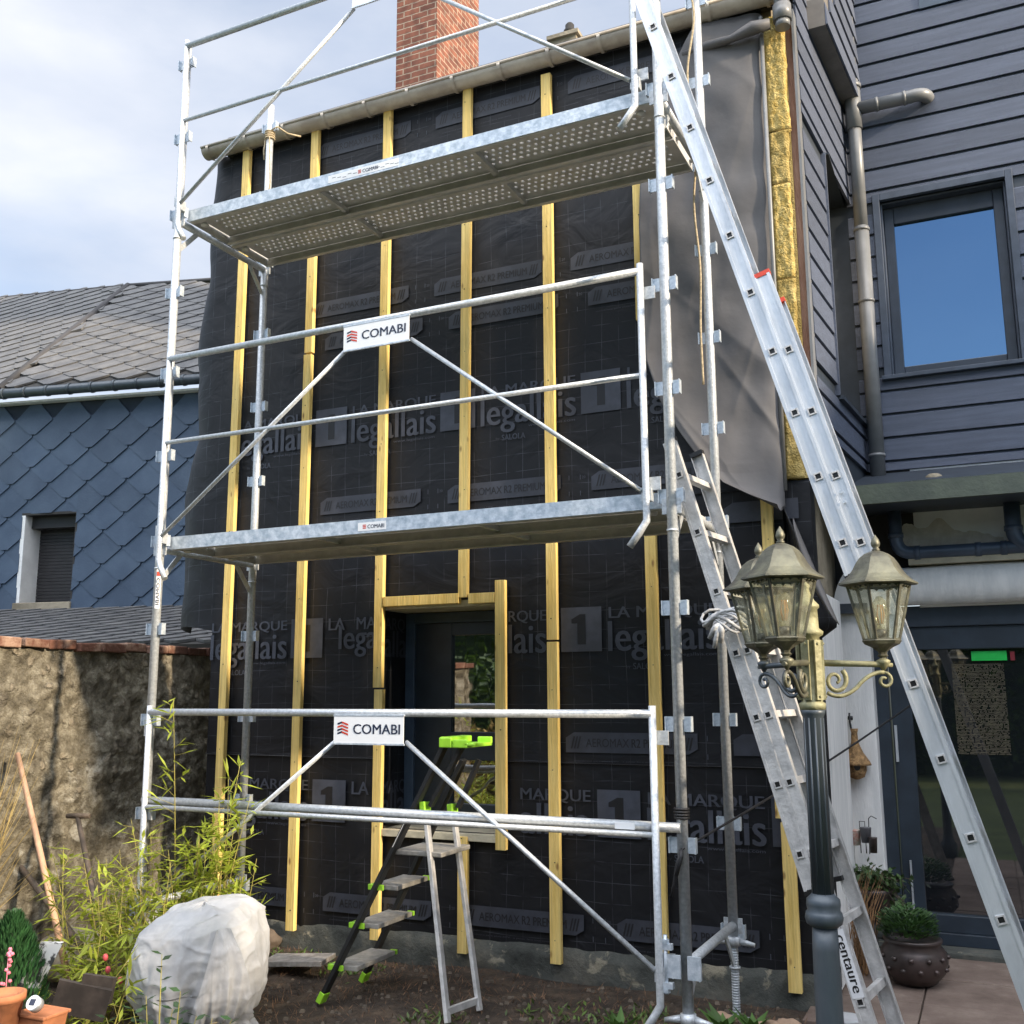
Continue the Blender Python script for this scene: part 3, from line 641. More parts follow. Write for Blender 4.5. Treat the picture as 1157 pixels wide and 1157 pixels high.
obj('side_window_reveal', b, framem, house)
b = MB(); b.obox(((sx(6.1)+sx(6.86))/2-.06, 6.48, oz0-.008), (.10,0,0), (.034,.39,0), (0,0,.012)); obj('side_sill', b, trimd, house)
b = MB(); b.obox((sx(6.09)+.006, 6.085, (oz0+oz1)/2), (.018,0,0), (0,.014,0), (0,0,(oz1-oz0)/2)); obj('side_window_trim', b, slate, house)
# boxed eave on the side wall
b = MB(); zb = 5.47
p = [(sx(5.86)+.004, 5.86), (sx(5.86)+.115, 5.86), (sx(YB)+.115, YB-.01), (sx(YB)+.004, YB-.01)]
b.add([(x, y, zb) for x, y in p]+[(x, y, zz) for (x, y), zz in zip(p, (5.66, 5.66, 6.62, 6.62))], [(0,3,2,1),(4,5,6,7),(0,1,5,4),(2,3,7,6),(3,0,4,7)], 1)
b.add([(p[1][0], p[1][1], zb), (p[2][0], p[2][1], zb), (p[2][0], p[2][1], 6.62), (p[1][0], p[1][1], 5.66)], [(0,1,2,3)], 1)
for k in range(7):
    z0_ = 5.475+.155*k; z1_ = z0_+.147
    ys = 5.86+max(0, (z1_-5.66)/.96)*(YB-.01-5.86)
    if ys > YB-.05: break
    b.add([(sx(ys)+.117, ys, z0_), (sx(YB)+.117, YB-.012, z0_), (sx(YB)+.117, YB-.012, z1_), (sx(ys)+.117, ys, z1_), (sx(ys)+.13, ys, z0_), (sx(YB)+.13, YB-.012, z0_), (sx(YB)+.12, YB-.012, z1_), (sx(ys)+.12, ys, z1_)],
        [(4,5,6,7),(0,1,5,4),(0,4,7,3),(3,7,6,2)], 0)
obj('eave_box', b, [slate, mat('soffit', (.16,.145,.13), .7)], house)
# roof slope and gutter
b = MB()
ez, ey = 5.505, 5.42
rz = lambda y: ez+(y-ey)*.55
b.prism([(CX0-.03,ey,ez),(CX0-.03,9.5,rz(9.5)),(CX0-.03,9.5,rz(9.5)+.03),(CX0-.03,ey,ez+.022)], (CX1+.2-CX0+.03,0,0))
b.prism([(CX0-.03,9.5,rz(9.5)+.03),(CX0-.03,9.5,rz(9.5)),(CX0-.03,13.2,ez),(CX0-.03,13.2,ez+.03)], (CX1+.2-CX0+.03,0,0))
roof = obj('roof', b, rooftile, house)
b = MB(); cy = 5.385; cz = 5.435; rr = .062; gx0, gx1 = CX0-.19, CX1+.17
def gut(mb, x0, x1, r, t=.004, c=(cy, cz)):
    n = 14; A = []
    for (rad, off) in ((r, 0), (r-t, 0)):
        A.append([(c[0]+rad*math.cos(math.pi+math.pi*k/n), c[1]+rad*math.sin(math.pi+math.pi*k/n)) for k in range(n+1)])
    poly = A[0]+A[1][::-1]
    P1 = [Vector((x0, y, z)) for y, z in poly]; P2 = [Vector((x1, y, z)) for y, z in poly]; k = len(poly)
    mb.add(P1+P2, [(i, (i+1) % k, (i+1) % k+k, i+k) for i in range(k)], 0, True)
gut(b, gx0, gx1, rr)
b.tube([(gx0, cy-rr, cz+.004), (gx1, cy-rr, cz+.004)], .010, 8)
x = gx0+.05
while x < gx1-.1:
    gut(b, x, x+.022, rr+.010, .012); x += .335
b.add([Vector((gx0+.001, cy+rr*math.cos(math.pi+math.pi*k/14), cz+rr*math.sin(math.pi+math.pi*k/14))) for k in range(15)], [list(range(15))], 0)
obj('gutter', b, zinc, house)
b = MB(); b.box((CX0-.05, 5.452, 5.40), (CX1+.12, 5.49, 5.50)); obj('fascia', b, roofdark, house)
b = MB(); ho = aty(884, 22, 5.385)
b.tube([(ho.x, 5.385, 5.40), (ho.x, 5.385, 5.33)], .043, 16); b.tube([(ho.x, 5.385, 5.335), (ho.x, 5.385, 5.24)], .052, 16); b.tube([(ho.x, 5.385, 5.245), (ho.x, 5.385, 5.20)], .042, 16)
obj('gutter_outlet', b, pvcgrey, house)
# chimneys
b = MB(); b.box((-5.733,9.3,7.0), (-5.192,10.37,12.2)); obj('chimney', b, brick, roof)
b = MB(); q = aty(640, 52, 8.6); b.box((q.x-.13, 8.5, q.z-.8), (q.x+.14, 8.9, q.z+.03)); b.box((q.x-.16, 8.47, q.z+.03), (q.x+.17, 8.93, q.z+.07))
sc2 = obj('chimney', b, stone, roof); sc2['label'] = 'short stub of a chimney carrying a small dark pot'
b = MB(); b.lathe((q.x+.0, 8.7, q.z+.07), [(.055,0),(.05,.12),(.062,.13),(.062,.16),(.045,.17),(.045,.22),(.03,.24)], 16); obj('chimney_pot', b, roofdark, sc2)

# ================================================================== WING WITH SLATE SIDING
wing = thing('house_wing', (.5, 6.9, 0), 'rear wing clad in dark horizontal boards above a white plastered ground floor', 'house')
WNX0, WNX1, WNZ0, WNZ1 = -.425, .335, 3.535, 4.745
b = MB(); XE = 3.6
siding(b, (sx(YB)-.01, YB), (XE, YB), 2.90, 9.6, STEP, (0,-1,0), 3.438-.003, [(WNX0-(sx(YB)-.01), WNX1-(sx(YB)-.01), WNZ0, WNZ1)])
x0 = sx(YB)-.6
for (a, c) in (((x0,YB+.002,2.9),(WNX0,YB+.2,9.6)), ((WNX1,YB+.002,2.9),(XE,YB+.2,9.6)), ((WNX0,YB+.003,2.9),(WNX1,YB+.2,WNZ0)), ((WNX0,YB+.003,WNZ1),(WNX1,YB+.2,9.6))): b.box(a, c, 1)
obj('cladding', b, [slate, trimd], wing)
b = MB()
for (a, c) in (((WNX0-.045,YB-.03,WNZ0-.01),(WNX0,YB+.02,WNZ1+.05)), ((WNX1,YB-.03,WNZ0-.01),(WNX1+.045,YB+.02,WNZ1+.05)), ((WNX0,YB-.03,WNZ1),(WNX1,YB+.02,WNZ1+.05)), ((WNX0-.06,YB-.05,WNZ0-.035),(WNX1+.06,YB+.12,WNZ0-.008))): b.box(a, c)
b.box((WNX0,YB+.02,WNZ0-.008),(WNX0+.012,YB+.14,WNZ1)); b.box((WNX1-.012,YB+.02,WNZ0-.008),(WNX1,YB+.14,WNZ1)); b.box((WNX0,YB+.02,WNZ1-.012),(WNX1,YB+.14,WNZ1-.0005))
wn = obj('window', b, mat('window_casing', (.055,.07,.10), .45, vscale=12), wing, bevel=.003)
b = MB(); y0, y1 = YB+.09, YB+.135; fr = .075
b.box((WNX0+.012,y0,WNZ0),(WNX0+fr,y1,WNZ1-.012)); b.box((WNX1-fr,y0,WNZ0),(WNX1-.012,y1,WNZ1-.012)); b.box((WNX0+fr,y0,WNZ1-fr-.06),(WNX1-fr,y1,WNZ1-.012)); b.box((WNX0+fr,y0,WNZ0),(WNX1-fr,y1,WNZ0+fr))
obj('sash', b, mat('sash_slate', (.035,.045,.065), .4), wn, bevel=.005)
b = MB(); b.box((WNX0+fr,y0+.025,WNZ0+fr),(WNX1-fr,y0+.033,WNZ1-fr-.06)); obj('pane', b, glassw, wn)
b = MB(); b.box((WNX0+.3,YB+.14,WNZ0),(WNX1,YB+.15,WNZ1))
# upper small window corner at top edge of picture
q0 = aty(1039, 12, YB)
b = MB(); b.box((q0.x, YB-.022, q0.z), (q0.x+.9, YB-.002, q0.z+.7)); obj('upper_panel', b, blueframe, wing)
# ledge
b = MB(); Yl = 6.30
b.box((-1.02,Yl,2.60), (XE,Yl+.03,2.715)); led = obj('ledge', b, greeny, wing)
b = MB(); b.add([(-1.02,Yl+.001,2.716),(XE,Yl+.001,2.716),(XE,YB,2.89),(-1.02,YB,2.89),(-1.02,Yl+.03,2.60),(XE,Yl+.03,2.60),(XE,YB,2.62),(-1.02,YB,2.62)], [(0,1,2,3),(4,7,6,5)]); obj('ledge_cover', b, trimd, wing)
b = MB(); q = aty(1055, 537, 6.45); b.lathe((q.x,6.45,2.72), [(.045,0),(.05,.04),(.03,.055),(.0,.06)], 12); obj('vent_cap', b, stone, wing)
# ground floor
b = MB()
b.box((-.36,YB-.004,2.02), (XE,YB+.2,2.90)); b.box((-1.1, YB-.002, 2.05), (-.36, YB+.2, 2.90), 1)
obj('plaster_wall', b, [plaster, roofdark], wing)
b = MB()   # bare patch where the paint has flaked off
n = 40; top = []; bot = []
for i in range(n+1):
    t = i/n; px = 1012+t*122
    top.append(aty(px, 608-16*math.exp(-((t-.12)/.13)**2)-22*math.exp(-((t-.40)/.12)**2)-8*math.exp(-((t-.7)/.2)**2)+3*noise.noise(Vector((t*18,0,0))), YB-.006)); bot.append(aty(px, 617, YB-.006))
b.add(top+bot, [(i, i+1, n+2+i, n+1+i) for i in range(n)], 0); obj('bare_patch', b, peel, wing)
b = MB()
def beamf(u, v):
    x = -.64+(XE+.64)*u; a = v*2*math.pi
    return Vector((x, 6.80+.075*math.cos(a)*(1 if math.cos(a) < 0 else 1), 2.15+.118*math.sin(a)+.008*noise.noise(Vector((x*3, v*6, 0)))))
b.grid(beamf, 80, 20); beam = obj('beam', b, whitepaint, wing)
b = MB(); b.box((-.40,6.73,2.275), (XE,YB-.004,2.31)); obj('beam_flashing', b, wood_side, wing)
b = MB()
def arch(u, v):
    a = math.pi*(.5+.5*u); c = aty(935, 735, 6.6)
    return Vector((-.62+.02*u, 6.7, 2.0))+Vector((-.26*math.sin(u*1.5), 0, .33*math.cos(u*1.57)*v))
b.grid(arch, 12, 2)
obj('curved_plaster', b, plaster, wing)
# pipes
b = MB(); yp = 6.74
def bend(p, c, q, n=6):
    p, c, q = Vector(p), Vector(c), Vector(q); return [p*(1-t)**2+c*2*t*(1-t)+q*t*t for t in [i/n for i in range(n+1)]]
pA = aty(1010,575,yp); pB = aty(1010,628,yp); pB.x = pA.x; zr = pB.z+.01; pC = aty(1143,575,yp)
b.tube([(pA.x,yp,2.62),(pA.x,yp,zr+.10)]+bend((pA.x,yp,zr+.10),(pA.x,yp,zr),(pA.x+.10,yp,zr))[1:]+[(XE,yp,zr)], .040, 16)
b.tube([(pC.x,yp-.01,2.62),(pC.x,yp-.01,zr+.11)]+bend((pC.x,yp-.01,zr+.11),(pC.x,yp-.01,zr),(pC.x+.12,yp-.01,zr))[1:], .046, 16)
for xx in (pA.x+.10, -.02, .12, .45): b.tube([(xx,yp,zr),(xx+.035,yp,zr)], .0455, 16)
for xx, rr_ in ((pA.x,.046),(pC.x,.052)): b.tube([(xx,yp-.004,zr+.10),(xx,yp-.004,zr+.13)], rr_, 16)
obj('waste_pipe', b, pvcblue, wing)
b = MB(); xd = aty(992,530,6.78).x; yd = 6.78
dz = aty(970,60,yd)
b.tube([(xd,yd,2.85),(xd,yd,4.55)], .047, 16); b.tube([(xd,yd,4.50),(xd,yd,5.62)], .043, 16)
zt = aty(968,100,yd).z
b.tube([(xd,yd,zt-.30),(xd,yd,zt+.02)], .052, 16); b.tube([(xd,yd,zt-.0),(xd,yd,zt+.03)], .060, 16)
for zz in (2.98, 4.02, 4.52): b.tube([(xd,yd,zz),(xd,yd,zz+.02)], .052, 16)
b.tube([(xd,yd,zt+.02),(xd,yd,6.10)]+bend((xd,yd,6.10),(xd,yd,6.20),(xd-.06,yd-.02,6.23))[1:]+[(xd-.20,yd-.10,6.34),(xd-.34,yd-.2,6.42)], .038, 14)
b.tube([(xd-.10,yd-.12,6.5),(xd-.10,yd-.12,6.30),(xd-.14,yd-.16,6.22),(xd-.30,yd-.30,6.20)], .034, 12)
e0 = aty(978,113,yd); e1 = aty(1040,102,yd)
b.tube([(xd+.02,yd,e0.z-.05),(e1.x-.06,yd,e1.z-.03)]+bend((e1.x-.06,yd,e1.z-.03),(e1.x+.03,yd,e1.z-.02),(e1.x+.04,YB-.0,e1.z-.02))[1:], .043, 16)
for t in (.35, .85): c = Vector((xd+.02,yd,e0.z-.05)).lerp(Vector((e1.x-.06,yd,e1.z-.03)), t); b.tube([c, c+Vector((.02,0,.001))], .048, 16)
obj('downpipe', b, pvcgrey, wing)
# door wall: jambs, door
Yd = 6.90
dx0 = aty(990,900,Yd).x
b = MB()
b.box((dx0,Yd-.03,0.03), (dx0+.115,Yd+.12,2.03)); b.box((dx0+.115,Yd-.03,1.90), (XE,Yd+.12,2.03)); b.box((dx0+.115,Yd-.03,.03), (XE,Yd+.12,.10))
b.box((dx0+.125,Yd-.01,.10), (dx0+.245,Yd+.08,1.90)); b.box((dx0+.245,Yd-.01,.10), (XE,Yd+.08,.20)); b.box((dx0+.245,Yd-.01,1.76), (XE,Yd+.08,1.90)); b.box((1.25,Yd-.012,.20), (1.45,Yd+.08,1.76))
gd = obj('glass_door', b, mat('door_frame', (.022,.033,.048), .45), wing, bevel=.004)
b = MB(); b.box((dx0+.245,Yd+.03,.20), (1.25,Yd+.04,1.76)); b.box((1.45,Yd+.03,.20), (XE,Yd+.04,1.76)); obj('pane', b, glassd, gd)
b = MB(); b.box((dx0+.135,Yd-.03,1.08), (dx0+.15,Yd-.01,1.30)); obj('hinge', b, alu, gd)
b = MB(); b.box((dx0+.17,Yd-.03,.22), (dx0+.18,Yd-.01,.5)); obj('hinge', b, alu, gd)
b = MB(); a_ = aty(1097,736,Yd+.02); c_ = aty(1138,746,Yd+.02); b.box((a_.x,Yd+.016,c_.z), (c_.x,Yd+.028,a_.z)); gt = obj('green_display', b, mat('green_strip', (.01,.55,.08), .5), gd)
b = MB(); a_ = aty(1141,736,Yd+.02); c_ = aty(1147,746,Yd+.02); b.box((a_.x,Yd+.016,c_.z), (c_.x,Yd+.028,a_.z)); obj('red_mark', b, mat('red_strip', (.25,.02,.03), .5), gd)
b = MB(); a_ = aty(1075,750,Yd+.02); c_ = aty(1143,853,Yd+.02)
nx, nz = 44, 62
vs = []; fs = []
for jz in range(nz):
    for ix in range(nx):
        if random.random() < .16: continue
        x0_ = a_.x+(c_.x-a_.x)*ix/nx; z0_ = c_.z+(a_.z-c_.z)*jz/nz; wx = (c_.x-a_.x)/nx*.8; wz = (a_.z-c_.z)/nz*.6; o = len(vs); dzz = random.uniform(-1,1)*.002
        vs += [(x0_,Yd+.024,z0_+dzz),(x0_+wx,Yd+.024,z0_),(x0_+wx,Yd+.024,z0_+wz),(x0_,Yd+.024,z0_+wz+dzz)]; fs.append((o,o+1,o+2,o+3))
b.add(vs, fs); obj('lace_panel', b, mat('lace', (.12,.105,.07), .8, vscale=30, var=.3), gd)
# white post and planks left of the door
b = MB(); xp0 = aty(960,880,6.75).x; xp1 = aty(994,880,6.75).x
b.box((xp0,6.72,.25), (xp1,6.95,2.06)); obj('post', b, whitepaint, wing, bevel=.006)
b = MB(); xq0 = aty(925,880,6.62).x; xq1 = aty(943,880,6.62).x
b.add([(-.80,5.60,.02),(-.795,6.52,.02),(-.795,6.52,2.05),(-.80,5.60,2.05),(-.84,5.60,.02),(-.84,6.52,.02),(-.84,6.52,2.05),(-.84,5.60,2.05)], [(0,1,2,3),(4,7,6,5),(0,3,7,4),(1,5,6,2),(3,2,6,7)]); obj('plank', b, whitepaint, wing, bevel=.006)
b = MB(); b.box((-.90,6.80,.02), (xp0-.001,6.98,2.06)); b.box((xq1-.3,6.66,1.985), (xp1,6.75,2.045)); obj('dark_jamb', b, trimd, wing)
b = MB(); b.box((-1.1,6.905,0),(XE,7.3,.035)); b.box((-.9,6.72,-.1), (XE,6.905,.03)); obj('step', b, plinthm, wing, bevel=.01)

# ================================================================== BLUE NEIGHBOUR HOUSE
WR = Vector((-8.17,9.0,0)); WL = Vector((-10.8,8.43,0)); du = (WR-WL).normalized(); dn = Vector((du.y,-du.x,0))   # dn points to viewer
if dn.y > 0: dn = -dn
blue = thing('neighbour_house', (WL.x, WL.y, 0), 'blue slate-hung neighbouring house with grey diamond-slate roof', 'house')
def onwall(px, py, off=0.0):
    d = ray(px, py); P0 = WL+dn*off; k = (P0-EYE).dot(dn)/d.dot(dn); return EYE+d*k
def clip_half(poly, ax, val, keep_less):
    out = []; n = len(poly)
    for i in range(n):
        p, q = poly[i], poly[(i+1) % n]; a, c = p[ax]-val, q[ax]-val
        if keep_less: a, c = -a, -c
        if a >= 0: out.append(p)
        if (a >= 0) != (c >= 0): t = a/(a-c); out.append(tuple(p[k]+(q[k]-p[k])*t for k in (0, 1)))
    return out
def tiles(mb, O, u, v, nrm, inside, W=.42, H=.32, thick=.010, lift=.020, urange=(0,1), vrange=(0,1), hole=None):
    i0, i1 = int(urange[0]/(W/2))-2, int(urange[1]/(W/2))+2; j0, j1 = int(vrange[0]/(H/2))-2, int(vrange[1]/(H/2))+2
    for j in range(j0, j1+1):
        for i in range(i0, i1+1):
            if (i+j) % 2: continue
            cu, cv = i*W/2, j*H/2
            if not inside(cu, cv): continue
            hw, hh = W/2, H/2; jit = random.uniform(-.002,.002)
            # clipped diamond (corner cut at the right and the left)
            loc = [(-hw*.17,-hh*.90),(hw*.17,-hh*.90),(hw*.97,-.06*hh),(hw*.97,.06*hh),(hw*.2,hh*1.1),(-hw*.2,hh*1.1),(-hw*.97,.04*hh),(-hw*.97,-.06*hh)]
            pieces = [[(cu+a, cv+c) for a, c in loc]]
            if hole and abs(cu-(hole[0]+hole[1])/2) < (hole[1]-hole[0])/2+hw and abs(cv-(hole[2]+hole[3])/2) < (hole[3]-hole[2])/2+hh*1.1:
                P0 = pieces[0]; mid_ = clip_half(clip_half(P0, 0, hole[0], False), 0, hole[1], True) if P0 else []
                pieces = [clip_half(P0, 0, hole[0], True), clip_half(P0, 0, hole[1], False)]
                if mid_: pieces += [clip_half(mid_, 1, hole[2], True), clip_half(mid_, 1, hole[3], False)]
            for pts in pieces:
                if len(pts) < 3: continue
                top = []; bot = []
                for (a_, c_) in pts:
                    a, c = a_-cu, c_-cv
                    l = lift*(1-(c+hh)/(2*hh))+.004*(a/hw)+.003+jit
                    P_ = O+u*a_+v*c_; top.append(P_+nrm*(l+thick)); bot.append(P_+nrm*l*.2)
                n = len(pts); mb.add(top+bot, [list(range(n))]+[(q, q+n, (q+1) % n+n, (q+1) % n) for q in range(n)], 0)
bz0, bz1 = 2.35, 5.02
O = Vector((WL.x, WL.y, 0)); UL, UR = -2.0, 4.5
w0 = onwall(28,583); w1 = onwall(80,680); wu0, wu1 = (w0-O).dot(du), (w1-O).dot(du); wz1, wz0 = w0.z, w1.z-.08
b = MB()
b.obox(O+du*((UL+wu0)/2)+Vector((0,0,3.2))-dn*.10, du*(wu0-UL)/2, dn*.10, Vector((0,0,1.82)))
b.obox(O+du*((UR+wu1)/2)+Vector((0,0,3.2))-dn*.10, du*(UR-wu1)/2, dn*.10, Vector((0,0,1.82)))
b.obox(O+du*((wu0+wu1)/2)+Vector((0,0,(wz1+5.02)/2))-dn*.10, du*(wu1-wu0)/2, dn*.10, Vector((0,0,(5.02-wz1)/2)))
b.obox(O+du*((wu0+wu1)/2)+Vector((0,0,(wz0+1.4)/2))-dn*.10, du*(wu1-wu0)/2, dn*.10, Vector((0,0,(wz0-1.4)/2)))
bw = obj('wall', b, mat('wall_backing', (.02,.03,.05), .8), blue)
b = MB()
tiles(b, O, du, Vector((0,0,1)), dn, lambda a, c: UL < a < UR and bz0-.2 < c < bz1-.08, W=.52, H=.40, urange=(UL,UR), vrange=(bz0,bz1), hole=(wu0-.01,wu1+.01,wz0-.01,wz1+.02))
obj('slate_cladding', b, bluetile, bw)
b = MB(); rd = .22
def wbx(u0, u1, z0, z1, d0, d1, mi=0): b.obox(O+du*((u0+u1)/2)+Vector((0,0,(z0+z1)/2))+dn*((d0+d1)/2), du*(u1-u0)/2, dn*abs(d1-d0)/2, Vector((0,0,(z1-z0)/2)), mi)
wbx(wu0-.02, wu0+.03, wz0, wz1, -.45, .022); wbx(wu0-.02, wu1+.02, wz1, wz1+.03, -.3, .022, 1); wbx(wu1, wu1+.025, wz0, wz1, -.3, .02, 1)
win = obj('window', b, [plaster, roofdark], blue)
b = MB(); wbx(wu0-.04, wu1+.02, wz0-.02, wz0+.08, -.2, .05); obj('sill', b, stone, win, bevel=.01)
b = MB(); wbx(wu0+.03, wu1, wz1-.14, wz1, -.24, -.10)
z = wz0+.08
while z < wz1-.14: wbx(wu0+.03, wu1, z, z+.036, -.30, -.27+.004); z += .040
wbx(wu0+.03, wu1, wz0, wz1, -.33, -.305)
obj('shutter', b, mat('shutter_dark', (.03,.028,.03), .5), win)
# roof faces
gz = 5.10
E0 = O+du*UL+dn*.13+Vector((0,0,gz+.075)); E1 = O+du*UR+dn*.13+Vector((0,0,gz+.075))
A_ = aty(145, 323, 11.2)
nr = (E1-E0).cross(A_-E0).normalized()
if nr.z < 0: nr = -nr
vr = nr.cross(du).normalized()
if vr.z < 0: vr = -vr
def hitroof(px, py): d = ray(px, py); return EYE+d*((E0-EYE).dot(nr)/d.dot(nr))
RR = hitroof(262, 318); H0 = hitroof(0, 440); k_ = (A_-E0).dot(vr)/((A_-H0).dot(vr)); HL = A_+(H0-A_)*k_
def uv(P_): return ((P_-E0).dot(du), (P_-E0).dot(vr))
poly = [uv(HL), uv(E1), uv(E1)[:1]+(uv(RR)[1],), uv(RR), uv(A_)]
def inpoly(pl):
    def f(x, y):
        c = False; n = len(pl)
        for i in range(n):
            x0, y0 = pl[i]; x1, y1 = pl[(i+1) % n]
            if (y0 > y) != (y1 > y) and x < (x1-x0)*(y-y0)/(y1-y0)+x0: c = not c
        return c
    return f
b = MB(); n = len(poly); b.add([E0+du*a+vr*c-nr*.004 for a, c in poly], [list(range(n))]); broof = obj('roof', b, roofdark, blue)
b = MB(); tiles(b, E0, du, vr, nr, inpoly(poly), W=.50, H=.36, urange=(-3,8), vrange=(0,7)); obj('roof_slates', b, rooftile, broof)
# left hip face
K = aty(-120, 348, 12.6); 
n2 = (HL-A_).cross(K-A_).normalized()
if n2.dot(A_-EYE) > 0: n2 = -n2
u2 = (A_-K).normalized(); v2 = n2.cross(u2).normalized()
if v2.z < 0: v2 = -v2
def uv2(P_): return ((P_-HL).dot(u2), (P_-HL).dot(v2))
p2 = [uv2(HL), uv2(A_), uv2(K), (uv2(K)[0]-2, uv2(HL)[1])]
b = MB(); b.add([HL+u2*a+v2*c-n2*.004 for a, c in p2], [[0,1,2,3]]); lr = obj('roof', b, roofdark, blue)
us = [q[0] for q in p2]; vs_ = [q[1] for q in p2]
b = MB(); tiles(b, HL, u2, v2, n2, inpoly(p2), W=.50, H=.36, urange=(min(us),max(us)), vrange=(min(vs_),max(vs_))); obj('roof_slates', b, rooftile, lr)
b = MB(); b.tube([HL, A_], .055, 8); b.tube([A_, RR+du*1.5], .04, 8); b.tube([A_, K], .03, 8); obj('ridge_tiles', b, mat('ridge', (.045,.043,.045), .7), broof)
b = MB(); n_ = 10; gc = O+dn*.20+Vector((0,0,gz)); 
c0, c1 = gc+du*UL, gc+du*UR
b.tube([c0, c1], .060, 14)
u = UL+.1
while u < UR: b.tube([gc+du*u, gc+du*(u+.03)], .069, 14); u += .30
obj('gutter', b, zincdark, blue)
b = MB(); b.obox(O+du*((UL+UR)/2)+dn*.06+Vector((0,0,gz-.085)), du*(UR-UL)/2, dn*.05, Vector((0,0,.012))); obj('eaves_board', b, whitepaint, blue)
# lean-to roof
lean = thing('lean_to', (-8, 7.6, 0), 'low slate lean-to roof against the blue house, behind the garden wall', 'shed')
LO = O+dn*1.75+Vector((0,0,1.98)); Lv = (O+Vector((0,0,2.50))-LO).normalized(); Ln = du.cross(Lv).normalized()
if Ln.z < 0: Ln = -Ln
LL = (O+Vector((0,0,2.50))-LO).length
b = MB(); b.obox(LO+du*1.6+Lv*LL/2-Ln*.03, du*3.4, Lv*LL/2, Ln*.028); lrf = obj('roof', b, roofdark, lean)
b = MB(); tiles(b, LO, du, Lv, Ln, lambda a, c: -1.8 < a < 5.0 and 0 < c < LL, W=.34, H=.22, urange=(-1.8,5), vrange=(0,LL)); obj('roof_slates', b, rooftile, lrf)
b = MB(); b.obox(LO+du*1.6+Vector((0,0,-1))-dn*-.0-Ln*.05, du*3.3, dn*.05, Vector((0,0,.95))); obj('wall', b, stone, lean)

# ================================================================== GARDEN WALL
gw = thing('garden_wall', (-5.2, 3.5, 0), 'old lichen-stained rubble garden wall capped with red bricks', 'wall')
b = MB()
def wf_(u, v):
    y = 1.6+4.4*u; z = -.2+1.98*v
    return Vector((-5.10+.045*noise.noise(Vector((y*2.2, z*2.2, 0)))+.030*noise.noise(Vector((y*7, z*7, 4)))+.016*noise.noise(Vector((y*21, z*21, 4))), y, z))
b.grid(wf_, 380, 160); b.box((-5.45,1.6,-.2), (-5.13,6.0,1.77))
obj('rubble', b, wallm, gw)
b = MB(); y = 1.6
while y < 6.0:
    l = .20+random.uniform(-.02,.02); h = .055+random.uniform(-.006,.008); t = random.uniform(-.006,.006)
    b.obox((-5.255+random.uniform(-.012,.012), y+l/2, 1.78+h/2+t), (.19,0,random.uniform(-.003,.003)), (0,l/2-.006,random.uniform(-.004,.004)), (0,0,h/2)); y += l
obj('coping', b, copbrick, gw, bevel=.008)

# ================================================================== SCAFFOLD
al = -.013; sa = Vector((math.cos(al), math.sin(al), 0)); sb = Vector((-math.sin(al), math.cos(al), 0))
FL = Vector((-4.2232, 4.4037, 0)); FR = FL+sa*3.0; BL = FL+sb*.804; BR = FR+sb*.804
Z1, Z2 = 2.375, 4.367; ZR = (1.414, 3.424, 5.432); ZM = (.915, 2.924, 4.930)
sf = thing('scaffold', (FL+BR)/2, 'galvanised steel facade scaffold with two deck levels in front of the black wall', 'scaffolding')
def up(p, z): return Vector((p.x, p.y, z))
RP = .0235
tops = {'FL': 5.50, 'BL': 5.52, 'FR': 6.6, 'BR': 6.6}
for nm, p, foot in (('FL', FL, .28), ('BL', BL, .28), ('FR', FR, .20), ('BR', BR, .34)):
    b = MB(); b.tube([up(p, foot), up(p, tops[nm])], RP, 14)
    for zc in (.375, 2.375, 4.367):   # sleeve joints
        b.tube([up(p, zc-.17), up(p, zc-.16)], RP+.003, 14)
    post = obj('standard', b, galv, sf)
    z = .375
    while z < tops[nm]-.02:
        for s in (-1, 1):
            b = MB(); c = up(p, z)+sa*s*(RP+.016)
            b.obox(c, sa*.018, sb*.0035, Vector((0,0,.032))); b.obox(c+sa*s*.0165, sa*.0025, sb*.016, Vector((0,0,.032)))
            obj('lug', b, galvd, post)
        z += .498
    b = MB(); b.tube([up(p, -.03), up(p, foot+.1)], .017, 12)
    z = -.0
    while z < foot: b.tube([up(p, z), up(p, z+.006)], .0195, 12); z += .012
    b.box((p.x-.07,p.y-.07,-.035), (p.x+.07,p.y+.07,-.025))
    b.tube([up(p, foot-.03), up(p, foot+.012)], .033, 12)
    for s in (-1, 1): b.tube([up(p, foot-.01)+sa*s*.03, up(p, foot-.022)+sa*s*.10], [.017,.010], 8)
    obj('base_jack', b, galv, post)
# end frames (transoms with braces)
for (p, q) in ((FL, BL), (FR, BR)):
    for z in (.40, Z1-.055, Z2-.055):
        b = MB(); b.tube([up(p, z), up(q, z)], .021, 12)
        for (r0, s) in ((p, 1), (q, -1)):
            b.bar(up(r0, z-.17)+sb*s*.02, up(r0, z-.015)+sb*s*.16, .008, .03)
        for r0 in (p, q):
            b.obox(up(r0, z), sa*.045, sb*.004, Vector((0,0,.035)))
        obj('transom', b, galv, sf)
# ledger along the front, low
b = MB(); b.tube([up(FL, .945)-sb*.02, up(FR, .945)-sb*.02], .021, 12)
q = up(FR, .945)-sb*.0435-sa*.24
b.obox(q, sa*.045, sb*.001, Vector((0,0,.014)), 1)
obj('ledger', b, [galv, signw], sf)
